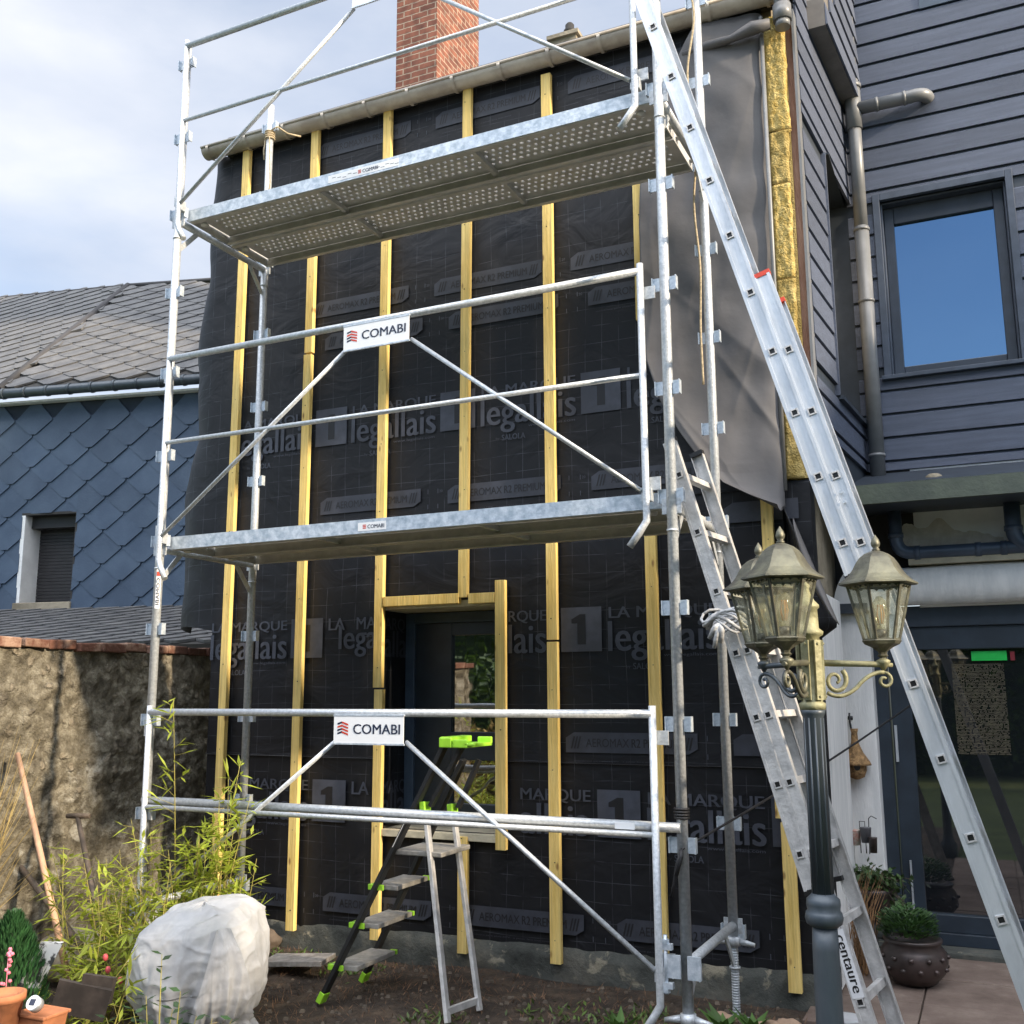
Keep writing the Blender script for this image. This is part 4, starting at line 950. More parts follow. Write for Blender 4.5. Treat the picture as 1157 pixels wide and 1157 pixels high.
# decks
def deck(z, stickers):
    for k in range(2):
        ya = .035+k*.375; yb = ya+.355
        b = MB(); x0, x1 = .05, 2.95
        def P_(x, y, zz): v = FL+sa*x+sb*y; return Vector((v.x, v.y, zz))
        # side channels
        for yy in (ya, yb):
            b.obox(P_((x0+x1)/2, yy, z-.022), sa*(x1-x0)/2, sb*.003, Vector((0,0,.034)))
            yi = yy+(.014 if yy == ya else -.014)
            b.obox(P_((x0+x1)/2, yi, z-.057), sa*((x1-x0)/2-.004), sb*.014, Vector((0,0,.0025)))
        # perforated sheet
        cs = .021; nx_ = int((x1-x0-.02)/cs); ny = int((yb-ya-.008)/cs); dx = (x1-x0-.02)/nx_; dy = (yb-ya-.008)/ny
        vs = [P_(x0+.01+i*dx, ya+.004+j*dy, z) for j in range(ny+1) for i in range(nx_+1)]; fs = []
        for j in range(ny):
            for i in range(nx_):
                edge_ = j < 2 or j > ny-3 or i < 3 or i > nx_-4
                if not edge_ and j % 2 == 0 and (i+(j//2)*1) % 2 == 0:
                    o_ = len(vs); xa, ya_ = x0+.01+i*dx, ya+.004+j*dy
                    for (ex_, ey_) in ((0,0),(dx,0),(dx,dy),(0,dy)): vs.append(P_(xa+ex_, ya_+ey_, z)); vs.append(P_(xa+ex_*.8+dx*.1, ya_+ey_*.8+dy*.1, z+.014))
                    fs += [(o_,o_+2,o_+3,o_+1),(o_+2,o_+4,o_+5,o_+3),(o_+4,o_+6,o_+7,o_+5),(o_+6,o_,o_+1,o_+7)]
                    continue
                fs.append((j*(nx_+1)+i, j*(nx_+1)+i+1, (j+1)*(nx_+1)+i+1, (j+1)*(nx_+1)+i))
        b.add(vs, fs, 0)
        for xx in (.95, 1.95):
            b.obox(P_(xx, (ya+yb)/2, z-.025), sa*.012, sb*(yb-ya)/2, Vector((0,0,.014)))
        for xx in (x0, x1): b.obox(P_(xx, (ya+yb)/2, z-.02), sa*.003, sb*(yb-ya)/2, Vector((0,0,.034)))
        for xx in (x0-.02, x1+.02):
            for yy in (ya+.05, yb-.05): b.obox(P_(xx, yy, z-.02), sa*.03, sb*.02, Vector((0,0,.004)))
            for yy in (ya+.06,): b.lathe(P_(xx+(.09 if xx < 1 else -.09), yy, z-.075), [(.0,0),(.022,.004),(.026,.014),(.01,.03)], 12)
        o = obj('deck_board', b, deckm, sf)
        md = o.modifiers.new('s', 'SOLIDIFY'); md.thickness = .0015
        if k == 0:
            b = MB()   # bright front face of the outer board, with printed stickers
            b.obox(P_((x0+x1)/2, ya-.006, z-.020), sa*(x1-x0)/2, sb*.0025, Vector((0,0,.036)))
            fo = obj('fascia', b, galvd, o)
            b = MB()
            for (sx0, sw, tx) in stickers:
                p0 = P_(sx0, ya-.0092, z-.046); b.obox(p0+sa*sw/2+Vector((0,0,.024)), sa*sw/2, sb*.0005, Vector((0,0,.022)), 0)
                lx = sx0+sw*.5 if sw > .3 else sx0+.06
                pt = P_(lx, ya-.0104, z-.033); text(b, 'COMABI', pt, sa, UZ, .10, .020, 1, .007)
                for q_ in range(3): b.obox(P_(lx-.02, ya-.0101, z-.030+q_*.008), sa*.010, sb*.0003, Vector((0,0,.0025)), 2)
                if sw > .3:
                    for qx in range(12): b.obox(P_(sx0+.04+qx*.035 if qx < 5 else sx0+.12+qx*.030, ya-.0101, z-.018-.006*(qx % 3)), sa*.012, sb*.0003, Vector((0,0,.0012)), 1)
            obj('sticker', b, [signw, navy, redink], o)
deck(Z2, [(1.07, .46, 1)]); deck(Z1, [(1.32, .17, 1)])
# guardrail frames
def guard(lev, zr, zm, zd):
    pr = thing_part = None
    yo = -.055
    def Q(x, z, y=yo): v = FL+sa*x+sb*y; return Vector((v.x, v.y, z))
    xl, xr = .045, 2.90
    b = MB()
    b.tube([Q(xl, zr), Q(xr, zr)], .0185, 12)
    b.tube([Q(xl, zm), Q(xr, zm)], .0125, 10)
    for (xx, s) in ((xl, 1), (xr, -1)):
        zlow = zd-.10
        b.tube([Q(xx, zr+.035), Q(xx, zd-.08), Q(xx, zd-.12)]+[Q(xx-s*-.012*0+(.03 if s > 0 else -.03), zd-.17, yo-.01), Q(xx+(.075 if s > 0 else -.075), zd-.235, yo-.02)], .0165, 12)
        b.obox(Q(xx, zd-.0, yo+.02), sa*.022, sb*.02, Vector((0,0,.03)))
        b.obox(Q(xx+s*-.03, zr-.10, yo+.03), sa*.03, sb*.004, Vector((0,0,.03)))
        b.obox(Q(xx+s*-.03, zd+.05, yo+.03), sa*.03, sb*.004, Vector((0,0,.03)))
    sx0, sx1 = (1.275, 1.675)
    b.tube([Q(sx0+.0, zr-.135), Q(xl+.02, zd+.015)], .0115, 10); b.tube([Q(sx1, zr-.135), Q(xr-.02, zd+.015)], .0115, 10)
    gr = obj('guardrail', b, galv, sf)
    b = MB()
    b.obox(Q((sx0+sx1)/2, zr-.078, yo-.022), sa*(sx1-sx0)/2, sb*.0015, Vector((0,0,.068)))
    b.obox(Q((sx0+sx1)/2, zr-.0115, yo-.02), sa*((sx1-sx0)/2+.003), sb*.005, Vector((0,0,.004)), 3); b.obox(Q((sx0+sx1)/2, zr-.1475, yo-.02), sa*((sx1-sx0)/2+.003), sb*.005, Vector((0,0,.004)), 3)
    y2 = yo-.0245
    text(b, 'COMABI', Q(sx0+.115, zr-.100, y2), sa, UZ, .265, .047, 1, .007)
    for q_ in range(4):
        zz = zr-.108+q_*.0155; mi = 2 if q_ < 3 else 1; 
        if q_ == 0: mi = 1
        b.add([Q(sx0+.022, zz+.004, y2), Q(sx0+.048, zz+.012, y2), Q(sx0+.048, zz+.021, y2), Q(sx0+.022, zz+.013, y2)], [(0,1,2,3)], mi if q_ != 1 else 1)
        b.add([Q(sx0+.048, zz+.012, y2), Q(sx0+.085, zz+.000, y2), Q(sx0+.085, zz+.009, y2), Q(sx0+.048, zz+.021, y2)], [(0,1,2,3)], 2)
    obj('sign_board', b, [signw, navy, redink, galvd], gr)
for lev in range(3): guard(lev, ZR[lev], ZM[lev], ZR[lev]-1.05+(.0 if lev else 0))
# sticker on the front left standard
b = MB()
for k in range(9):
    a0 = math.pi*(1.02+.92*k/9)-.25
pz = aty(178,665,FL.y-.03)
v_ = (EYE-up(FL, 0)); v_.z = 0; v_.normalize(); h_ = Vector((-v_.y, v_.x, 0))
pp = [];
for k in range(7):
    a0 = -0.55+1.1*k/6; pp.append(v_*math.cos(a0)+h_*math.sin(a0))
vs = [up(FL, zz)+n_*(RP+.0012) for zz in (pz.z-.11, pz.z+.11) for n_ in pp]
b.add(vs, [(k, k+1, k+8, k+7) for k in range(6)], 0, True)
text(b, 'COMABI', up(FL, pz.z+.06)+v_*(RP+.0026)-h_*.0*.01-h_*(-.009) , (0,0,-1), -h_ if h_.x > 0 else h_, .15, .018, 1, .007)
b.obox(up(FL, pz.z+.085)+v_*(RP+.002), h_*.010, v_*.0005, Vector((0,0,.012)), 2)
obj('sticker', b, [signw, navy, redink], sf)
# swivel clamp low on the front right standard
b = MB(); c = up(FR, .40)-sa*.075-sb*.045
b.tube([c+Vector((0,0,-.11)), c+Vector((0,0,.12))], .009, 8); b.obox(c+Vector((0,0,.075)), sa*.03, sb*.012, Vector((0,0,.012))); b.obox(c+Vector((0,0,-.075)), sa*.03, sb*.012, Vector((0,0,.012))); b.obox(c+sa*.035, sa*.028, sb*.006, Vector((0,0,.045))); b.obox(c+sa*.12, sa*.028, sb*.006, Vector((0,0,.045)))
for zz in (.095, -.095): b.lathe(c+Vector((0,0,zz-.008)), [(.017,0),(.017,.016)], 6, smooth=False)
obj('clamp', b, galvd, sf)

# ================================================================== ROPES, STRAPS
b = MB(); r0 = up(BR, 5.35)+Vector((0,-.03,0)); pts = []
for i in range(40):
    t = i/39; z = 5.45-2.35*t; pts.append(up(BR, z)+sa*(-.035+.03*math.sin(t*19)*(1-t))+sb*(-.032))
b.tube(pts, .006, 6)
for k in range(3):
    b.tube([up(BR, 5.38+k*.02)+(sa*math.cos(a)+sb*math.sin(a))*.031 for a in [i*.63 for i in range(11)]], .006, 6)
tag(obj('rope', b, rope), 'thin beige rope hanging down the rear right scaffold pole', 'rope')
b = MB(); c = up(BL, 5.27)
for k in range(4): b.tube([c+Vector((0,0,k*.016))+(sa*math.cos(a)+sb*math.sin(a))*.031 for a in [i*.63 for i in range(11)]], .007, 6)
b.tube([c+Vector((.03,-.02,.05)), c+Vector((.07,-.01,.07)), c+Vector((.11,.05,.04)), c+Vector((.17,.12,.04))], .006, 6)
b.tube([c+Vector((-.02,-.02,0)), c+Vector((-.04,-.01,-.08)), c+Vector((-.035,-.01,-.15))], .005, 6)
b.tube([c+Vector((.02,-.03,0)), c+Vector((.045,-.035,-.35)), c+Vector((.03,-.03,-.42))], .004, 6)
tag(obj('rope', b, rope), 'pale rope knotted round the top of the rear left scaffold pole', 'rope')
b = MB(); c = up(FR, .985)
for k in range(4): b.tube([c+Vector((0,0,k*.012))+(sa*math.cos(a)+sb*math.sin(a))*.030 for a in [i*.63 for i in range(11)]], .006, 6)
s0 = aty(770,960,4.33); s1 = aty(1030,796,6.7)
pts = [s0.lerp(s1, i/14)+Vector((0,0,-.08*math.sin(math.pi*i/14)*.25)) for i in range(15)]
b.tube(pts, .0055, 6); b.tube([s0, s0+Vector((-.02,-.01,-.06)), s0+Vector((-.035,-.01,-.14)), s0+Vector((-.05,0,-.19))], .006, 6); b.tube([s0, s0+Vector((.0,-.01,-.03)), s0+Vector((-.02,-.02,-.10))], .009, 6)
tag(obj('strap', b, strap), 'black cord tied to the front right scaffold pole and stretched to the door post', 'cord')

# ================================================================== LADDERS
def ladder_stile(mb, A, d, wdir, ydir, k0, k1, wid=.072, th=.024, s=.28, n0=None):
    """C-section stile centred on A + d*s*k, broad face towards -ydir"""
    P0 = A+d*s*k0; P1 = A+d*s*k1; mid = (P0+P1)/2; L = (P1-P0).length
    mb.obox(mid, wdir*wid/2, ydir*.0015, d*L/2)
    for sg in (-1, 1):
        mb.obox(mid+wdir*sg*(wid/2-.0018)+ydir*th/2, wdir*.0018, ydir*(th/2-.002), d*L/2)
        mb.obox(mid+wdir*sg*(wid/2-.007)-ydir*.0030, wdir*.0065, ydir*.0022, d*L/2)
def ladder_section(root, A, d, wdir, ydir, k0, k1, holes, width, m_al, wid=.072, red=False):
    b = MB(); ladder_stile(b, A, d, wdir, ydir, k0, k1, wid); obj('stile', b, m_al, root)
    b = MB(); ladder_stile(b, A+ydir*width, d, wdir, -ydir, k0, k1, wid); obj('stile', b, m_al, root)
    for k in holes:
        c = A+d*.28*k; b = MB(); r = .0145
        b.obox(c+ydir*width/2, wdir*r, d*r, ydir*(width/2-.004))
        rg = obj('rung', b, aluw, root)
        b = MB()   # open square rung end
        b.obox(c-ydir*.0022, wdir*.0105, d*.0105, ydir*.0012, 0)
        for (o, a, bb) in ((wdir*.0128, wdir*.0026, d*.0155), (-wdir*.0128, wdir*.0026, d*.0155), (d*.0128, wdir*.0105, d*.0026), (-d*.0128, wdir*.0105, d*.0026)):
            b.obox(c+o-ydir*.004, a, bb, ydir*.0036, 1)
        obj('rung_end', b, [black, aluw], rg)
    for (kk, sg) in ((k0, -1), (k1, 1)):
        b = MB()
        for yy in (0, width): b.obox(A+d*.28*kk+ydir*(yy+(.010 if yy == 0 else -.010))+d*sg*.006, wdir*(wid/2+.002), ydir*.015, d*.010)
        obj('end_cap', b, redink if (red and sg > 0) else black, root)
th_, ph_ = 3.136, 1.294
d1 = Vector((math.cos(ph_)*math.cos(th_), math.cos(ph_)*math.sin(th_), math.sin(ph_))); yd1 = Vector((-math.sin(th_), math.cos(th_), 0))
if yd1.y < 0: yd1 = -yd1
w1_ = d1.cross(yd1).normalized()
if w1_.x < 0: w1_ = -w1_
Abig = Vector((-.476, 4.101, 2.071)); Bbig = Vector((-.487, 4.105, 2.340))
Boff = w1_*.070; 
lb = thing('extension_ladder', (.12, 4.2, 0), 'tall two-section aluminium extension ladder leaning left against the scaffold top', 'ladder')
ladder_section(lb, Abig, d1, w1_, yd1, -.45, 12.6, range(0, 13), .36, alu)
kB = (Bbig-Abig).dot(d1)/.28
A2_ = Abig+w1_*(Bbig-Abig).dot(w1_)+yd1*.004
B_base = A2_+d1*(.28*kB)
print('big offset', (Bbig-Abig).dot(w1_), kB)
ladder_section(lb, B_base, d1, w1_, yd1, -8.6, 3.25, range(-8, 3), .36, alu, red=True)
b = MB()
for (x_, y_) in ((950,556),(954,567)): c = aty(x_, y_, 4.098); b.tube([c, c-yd1*.006], .006, 8)
obj('rivet', b, galvd, lb)
th2, ph2 = 3.0, 1.291
d2 = Vector((math.cos(ph2)*math.cos(th2), math.cos(ph2)*math.sin(th2), math.sin(ph2))); yd2 = Vector((-math.sin(th2), math.cos(th2), 0))
if yd2.y < 0: yd2 = -yd2
w2_ = d2.cross(yd2).normalized()
if w2_.x < 0: w2_ = -w2_
As = Vector((-.747, 4.384, .862)); Bs = Vector((-.702, 4.348, .873))
ls = thing('ladder', (-.5, 4.5, 0), 'shorter worn aluminium ladder with a white maker strip, behind the lamp post', 'ladder')
ladder_section(ls, As, d2, w2_, yd2, -.5, 6.6, range(0, 7), .34, aluw, wid=.062)
Bs = As+w2_*(Bs-As).dot(w2_)+d2*(Bs-As).dot(d2)+yd2*.003
ladder_section(ls, Bs, d2, w2_, yd2, -3.1, 3.6, range(-3, 4), .34, aluw, wid=.062)
b = MB()
c = Bs+d2*.28*-1.5-yd2*.007
b.obox(c, w2_*.024, yd2*.0006, d2*.125, 0)
# lettering runs down the stile
text(b, 'centaure', c+d2*.105-w2_*.013-yd2*.0014, -d2, w2_, .21, .030, 1, .012)
obj('label', b, [mat('strip_white', (.6,.61,.63), .5, var=.05), black, signw], ls)
# rag tied round the ladder and the pole
b = MB(); c = aty(822,700,4.33)
for k in range(5):
    rr_ = .06+.01*k; ph = k*.7
    pts = [c+Vector((rr_*1.1*math.cos(a+ph), .05*math.sin(a+ph)-.01, .03*math.sin(a*2+ph)+.012*k-.03)) for a in [i*.42 for i in range(16)]]
    b.tube(pts, .006+.002*(k % 2), 6)
for (dx, dz_) in ((-.05,-.12),(-.02,-.10),(-.07,-.08)):
    b.tube([c+Vector((-.02,-.05,-.02)), c+Vector((dx*.6,-.06,dz_*.5)), c+Vector((dx,-.05,dz_))], [.012,.014,.008], 7)
tag(obj('rag', b, cloth), 'grey knotted rag binding the worn ladder to the scaffold pole', 'rag')

# stepladder
st = thing('stepladder', (-2.8, 4.75, 0), 'black and lime green platform stepladder with grey rear legs, standing by the window', 'stepladder')
nb, nt_ = aty(363,1130,4.55), aty(503,842,4.66); fb, ft = aty(411,1106,4.97), aty(524,858,4.90)
nb.z = max(nb.z, .0)
lean_up = (nt_-nb).normalized()
for (p, q) in ((nb, nt_), (fb, ft)):
    b = MB(); b.bar(p, q, .022, .052, up=(0,1,0)); so = obj('front_leg', b, blackm, st, bevel=.003)
    b = MB(); b.bar(p-(q-p).normalized()*.01, p+(q-p).normalized()*.045, .030, .06, up=(0,1,0)); obj('foot', b, green, so, bevel=.004)
b = MB(); c0 = nb.lerp(nt_, .60); c1 = nb.lerp(nt_, .735); b.bar(c0+Vector((-.003,-.0135,0)), c1+Vector((-.003,-.0135,0)), .002, .036, up=(0,1,0)); obj('warning_label', b, signw, st)
def lev(t): return nb.lerp(nt_, t), fb.lerp(ft, t)
for t in (.13, .30, .455):
    a, c = lev(t); b = MB(); dp = .15
    z = (a.z+c.z)/2
    for (o, mi) in ((0,0),): b.box((a.x-.045, a.y+.015, z-.012), (a.x-.045+dp, c.y-.016, z+.012))
    tr_ = obj('step', b, greytread, st, bevel=.004)
    b = MB(); b.box((a.x-.058, a.y-.003, z-.014), (a.x+.03, a.y+.012, z+.013)); b.box((a.x-.0575, a.y-.001, z-.013), (a.x-.0455, a.y+.06, z+.012)); obj('step_edge', b, green, tr_, bevel=.003)
    b = MB(); b.box((a.x+.07, c.y-.014, z-.010), (a.x+.11, c.y+.002, z+.013)); obj('step_edge', b, green, tr_, bevel=.003)
rn0, rn1 = aty(506,1156,4.50), aty(481,915,4.66); rf0, rf1 = aty(542,1142,4.74), aty(512,917,4.86)
for (p, q) in ((rn0, rn1), (rf0, rf1)):
    b = MB(); b.bar(p, q, .020, .036, up=(0,1,0)); so = obj('rear_leg', b, aluw, st, bevel=.003)
    b = MB(); b.bar(q-Vector((0,0,.03)), q+(q-p).normalized()*.04+Vector((0,0,.0)), .030, .07, up=(0,1,0)); obj('bracket', b, green, so, bevel=.004)
b = MB(); b.bar(rn0.lerp(rn1,.05), rf0.lerp(rf1,.05), .018, .03); obj('spreader', b, aluw, st)
pz_ = aty(480,962,4.7).z; pl0 = aty(450,962,4.66).x; pl1 = aty(513,962,4.75).x
b = MB(); b.box((pl0, 4.62, pz_-.012), (pl1, 4.93, pz_+.012)); obj('platform', b, greytread, st, bevel=.005)
b = MB(); tp = nt_+Vector((.04,0,.02))
b.box((tp.x-.05, 4.62, tp.z-.03), (tp.x+.11, 4.90, tp.z-.012)); b.box((tp.x-.05, 4.61, tp.z-.03), (tp.x+.02, 4.635, tp.z+.02)); b.box((tp.x+.03, 4.61, tp.z-.03), (tp.x+.11, 4.625, tp.z+.012)); b.box((tp.x+.03, 4.88, tp.z-.03), (tp.x+.11, 4.90, tp.z+.016)); b.box((tp.x+.09, 4.61, tp.z-.02), (tp.x+.15, 4.65, tp.z-.005)); b.box((tp.x-.06,4.64,tp.z-.01),(tp.x-.0,4.88,tp.z+.022))
obj('tool_tray', b, green, st, bevel=.005)
b = MB(); b.bar(nt_+Vector((.10,.0,0)), rn1.lerp(nt_, .0)+Vector((.03,0,.02)), .018, .04, up=(0,1,0)); obj('handrail_arm', b, blackm, st)
b = MB(); b.bar(ft+Vector((.09,0,0)), rf1+Vector((.03,0,.02)), .018, .04, up=(0,1,0)); obj('handrail_arm', b, blackm, st)

# ================================================================== LAMP POST
LC = EYE+Rt0*.862+Vector((-math.sin(YAW), math.cos(YAW), 0))*3.0; LC = Vector((LC.x, LC.y, 0))
FH = Vector((-math.sin(YAW), math.cos(YAW), 0))
lamp = thing('street_lamp', LC, 'tall garden lamp post with three old hexagonal lanterns on scrolled arms', 'street lamp')
b = MB(); cz_ = lambda z: LC+Vector((0,0,z))
b.lathe(LC, [(.075,-.05),(.075,.10),(.05,.14),(.039,.20),(.036,.80),(.034,.865)], 28)
b.lathe(LC, [(.036,.862),(.048,.870),(.052,.885),(.049,.90),(.044,.905),(.047,.92),(.045,.935),(.034,.945),(.030,.95)], 28)
prof = []
for i in range(2): pass
b.lathe(LC, [(.029,.95),(.0285,1.43),(.033,1.44),(.036,1.452)], 28)
# flutes on the upper shaft
for k in range(10):
    a = 2*math.pi*k/10; v = Vector((math.cos(a), math.sin(a), 0)); b.tube([cz_(.95)+v*.0275, cz_(1.43)+v*.0268], .0035, 5)
obj('post', b, lampd, lamp)
b = MB()
b.lathe(LC, [(.036,1.452),(.038,1.47),(.030,1.475),(.030,1.66),(.040,1.665),(.042,1.675),(.030,1.685),(.028,1.74),(.034,1.745),(.034,1.752),(.022,1.765),(.010,1.79),(.008,1.80),(.011,1.81),(0.002,1.825)], 24)
for k in range(6):
    a = k*math.pi/3+.3; v = Vector((math.cos(a), math.sin(a), 0)); b.obox(cz_(1.565)+v*.034, v*.004, v.cross(Vector((0,0,1)))*.011, Vector((0,0,.085)))
    for zz in (1.49, 1.64): b.tube([cz_(zz)+v*.036, cz_(zz)+v*.042], .004, 8)
obj('post_head', b, lampy, lamp)
def lantern(c, n, tintm):
    """one arm, its scroll and its hexagonal lantern at horizontal offset n from the post"""
    h = n.normalized(); Lr = n.length
    b = MB(); b.tube([cz_(1.585)+h*.03, cz_(1.580)+n*1.0, cz_(1.578)+n*1.12], [.010,.0085,.006], 10)
    b.lathe(cz_(1.583)+n, [(.004,-.02),(.012,-.008),(.018,0),(.020,.008),(.010,.014)], 14)
    am = obj('arm', b, tintm, lamp)
    b = MB()   # S-scroll below the arm
    pts = []
    for i in range(26):   # inner spiral
        t = i/25; a = R_(-60)+t*R_(470); r = .008+.030*t; pts.append(cz_(1.535)+h*(.030+.040+r*math.cos(a)*.9)+Vector((0,0,r*math.sin(a))))
    e = pts[-1]
    b.tube(pts, [.0045+.003*t/25 for t in range(26)], 7)
    P1_ = cz_(1.49)+h*.085; pts = bend(cz_(1.50)+h*.045, cz_(1.475)+h*.085, cz_(1.515)+h*(Lr*.62), 8)+bend(cz_(1.515)+h*(Lr*.62), cz_(1.56)+h*(Lr*.80), cz_(1.558)+h*(Lr*1.0), 8)[1:]
    b.tube(pts, .0062, 7)
    pts = []
    for i in range(16): t = i/15; a = R_(90)-t*R_(400); r = .024*(1-t*.75); pts.append(cz_(1.534)+h*(Lr*1.0+r*math.cos(a))+Vector((0,0,r*math.sin(a))))
    b.tube(pts, .0052, 7)
    obj('scroll', b, tintm, am)
    base = cz_(0)+n
    ln = MB()
    R0 = .3
    ln.lathe(base, [(.010,1.592),(.009,1.600),(.016,1.606),(.011,1.612),(.013,1.618),(.030,1.632),(.050,1.642),(.056,1.652),(.052,1.658)], 6, rot=R0, smooth=False)
    zb_, zt_, rb_, rt_ = 1.655, 1.828, .050, .090
    for k in range(6):
        a = k*math.pi/3+R0; v = Vector((math.cos(a), math.sin(a), 0)); ln.bar(base+v*rb_+Vector((0,0,zb_)), base+v*rt_+Vector((0,0,zt_)), .0075, .0065, up=v)
        a2 = a+math.pi/3; v2_ = Vector((math.cos(a2), math.sin(a2), 0)); ln.bar(base+v*rt_+Vector((0,0,zt_-.002)), base+v2_*rt_+Vector((0,0,zt_-.002)), .006, .008); ln.bar(base+v*rb_+Vector((0,0,zb_)), base+v2_*rb_+Vector((0,0,zb_)), .006, .008)
        for q in range(4):   # little scallops under the eave
            t0 = (q+.5)/4; cc = base+(v*rt_).lerp(v2_*rt_, t0)+Vector((0,0,zt_-.008)); ln.lathe(cc+Vector((0,0,-.004)), [(.001,0),(.006,.006)], 6)
    def sq(mb):
        for v in mb.v: v.z = 1.592+(v.z-1.592)*.93
        return mb
    lo = obj('lantern', sq(ln), lampm, lamp)
    g_ = MB()
    for k in range(6):
        a = k*math.pi/3+R0; v = Vector((math.cos(a), math.sin(a), 0)); a2 = a+math.pi/3; v2_ = Vector((math.cos(a2), math.sin(a2), 0))
        g_.add([base+v*(rb_-.003)+Vector((0,0,zb_+.002)), base+v2_*(rb_-.003)+Vector((0,0,zb_+.002)), base+v2_*(rt_-.003)+Vector((0,0,zt_-.003)), base+v*(rt_-.003)+Vector((0,0,zt_-.003))], [(0,1,2,3)])
    obj('glass', sq(g_), lglass, lo)
    r_ = MB(); r_.lathe(base, [(.108,1.826),(.114,1.829),(.113,1.834),(.098,1.844),(.083,1.858),(.071,1.876),(.061,1.896),(.050,1.913),(.035,1.926),(.020,1.933),(.010,1.937)], 6, rot=R0, smooth=False)
    r_.lathe(base, [(.010,1.935),(.012,1.940),(.008,1.945),(.012,1.952),(.0135,1.960),(.010,1.972),(.003,1.984),(.001,1.988)], 14)
    ob_ = obj('cap', sq(r_), lampm, lo)
    u_ = MB(); u_.lathe(base, [(.016,1.658),(.016,1.685),(.013,1.687)], 14, 1); u_.lathe(base, [(.012,1.687),(.012,1.70),(.020,1.725),(.022,1.75),(.018,1.775),(.008,1.79),(.001,1.792)], 16, 0)
    obj('bulb', sq(u_), [lglass, black], lo)
    u_ = MB()
    for k in range(5):
        a = k*1.256; v = Vector((math.cos(a), math.sin(a), 0)); u_.tube([base+v*.006+Vector((0,0,1.705)), base+v*.011+Vector((0,0,1.735)), base+v*.006+Vector((0,0,1.765))], .0018, 5)
    obj('filament', sq(u_), amber, lo)
for n, mm_ in ((Rt0*.212+FH*.0, lampy), (Rt0*-.112+FH*-.165, lampm), (Rt0*-.098+FH*.15, lampd)): lantern(None, n, mm_)

# ================================================================== PLANTS
def leaf(mb, p, d, l, w_, nrm=None, mi=0, droop=.3):
    d = d.normalized(); s = d.cross(Vector((random.uniform(-.4,.4), random.uniform(-.4,.4), 1)))
    if s.length < .01: s = Vector((1,0,0))
    s.normalize(); t1 = p+d*l*.45+Vector((0,0,-droop*l*.1)); t2 = p+d*l+Vector((0,0,-droop*l*.4))
    mb.add([p, t1+s*w_/2, t2, t1-s*w_/2], [(0,1,2,3)], mi)
def rnd(s=1): return Vector((random.uniform(-s,s), random.uniform(-s,s), random.uniform(-s,s)))
def bamboo(label, culms, group, dens=1.0, ll=.10):
    st_, lv = MB(), MB()
    for (base, top) in culms:
        base, top = Vector(base), Vector(top); L = (top-base).length; bend_ = rnd(.04); pts = [base.lerp(top, t)+bend_*math.sin(math.pi*t)*L for t in [i/6 for i in range(7)]]
        st_.tube(pts, [.0045*(1-.75*i/6) for i in range(7)], 5)
        nn = int(L*30*dens)
        for i in range(nn):
            t = .15+.85*i/nn; p = base.lerp(top, t)+bend_*math.sin(math.pi*t)*L
            a = random.uniform(0, 6.28); bl = random.uniform(.03, .15)*(1.15-t*.6); bd = Vector((math.cos(a), math.sin(a), random.uniform(.2, .9))).normalized(); e = p+bd*bl
            st_.tube([p, e], .0012, 3, caps=False)
            for q in range(random.randint(2, 5)):
                dd = (bd+Vector((random.uniform(-1,1), random.uniform(-1,1), random.uniform(-.8,.5)))).normalized()
                leaf(lv, p.lerp(e, random.uniform(.4, 1)), dd, random.uniform(.5, 1.3)*ll, random.uniform(.013,.021))
    r = thing('bamboo', culms[0][0], label, 'plant', group)
    obj('stems', st_, bambs, r); obj('leaves', lv, bambl, r)
    return r
def cul(px, py, Y, bpx=None, spread=0.0):
    t = aty(px, py, Y); bx_ = aty(bpx if bpx else px, 1090, Y); return ((bx_.x+random.uniform(-.05,.05), Y+random.uniform(-.08,.08), 0.0), tuple(t))
c1 = [cul(272,860,4.25,235), cul(258,880,4.3,230), cul(283,900,4.2,240), cul(248,900,4.25,228), cul(290,970,4.2,245), cul(225,940,4.25,225), cul(240,920,4.3,235), cul(265,930,4.2,250), cul(210,960,4.2,215)]+[cul(random.uniform(205,282), random.uniform(935,1010), random.uniform(4.1,4.3), random.uniform(210,260)) for _ in range(13)]
bamboo('tall sunlit bamboo clump in front of the first yellow batten', c1, 'bamboo clumps by the garden wall', .75)
c2 = [cul(148,925,4.15,160), cul(196,790,4.2,180), cul(135,960,4.15,150), cul(170,940,4.2,170), cul(190,960,4.1,175), cul(120,970,4.1,140)]+[cul(random.uniform(112,205), random.uniform(965,1040), random.uniform(3.9,4.25), random.uniform(125,200)) for _ in range(22)]
bamboo('dense yellow-green bamboo clump round the foot of the front left scaffold pole', c2, 'bamboo clumps by the garden wall', .7)
c3 = [cul(72,955,3.7,105), cul(60,965,3.7,100), cul(95,975,3.75,110), cul(50,990,3.7,95), cul(110,1000,3.7,115), cul(85,1060,3.6,110)]+[cul(random.uniform(80,150), random.uniform(1045,1110), random.uniform(3.4,3.8), random.uniform(90,145)) for _ in range(10)]
bamboo('sparse bamboo sprays before the leaning tool handles', c3, 'bamboo clumps by the garden wall', .8, .095)
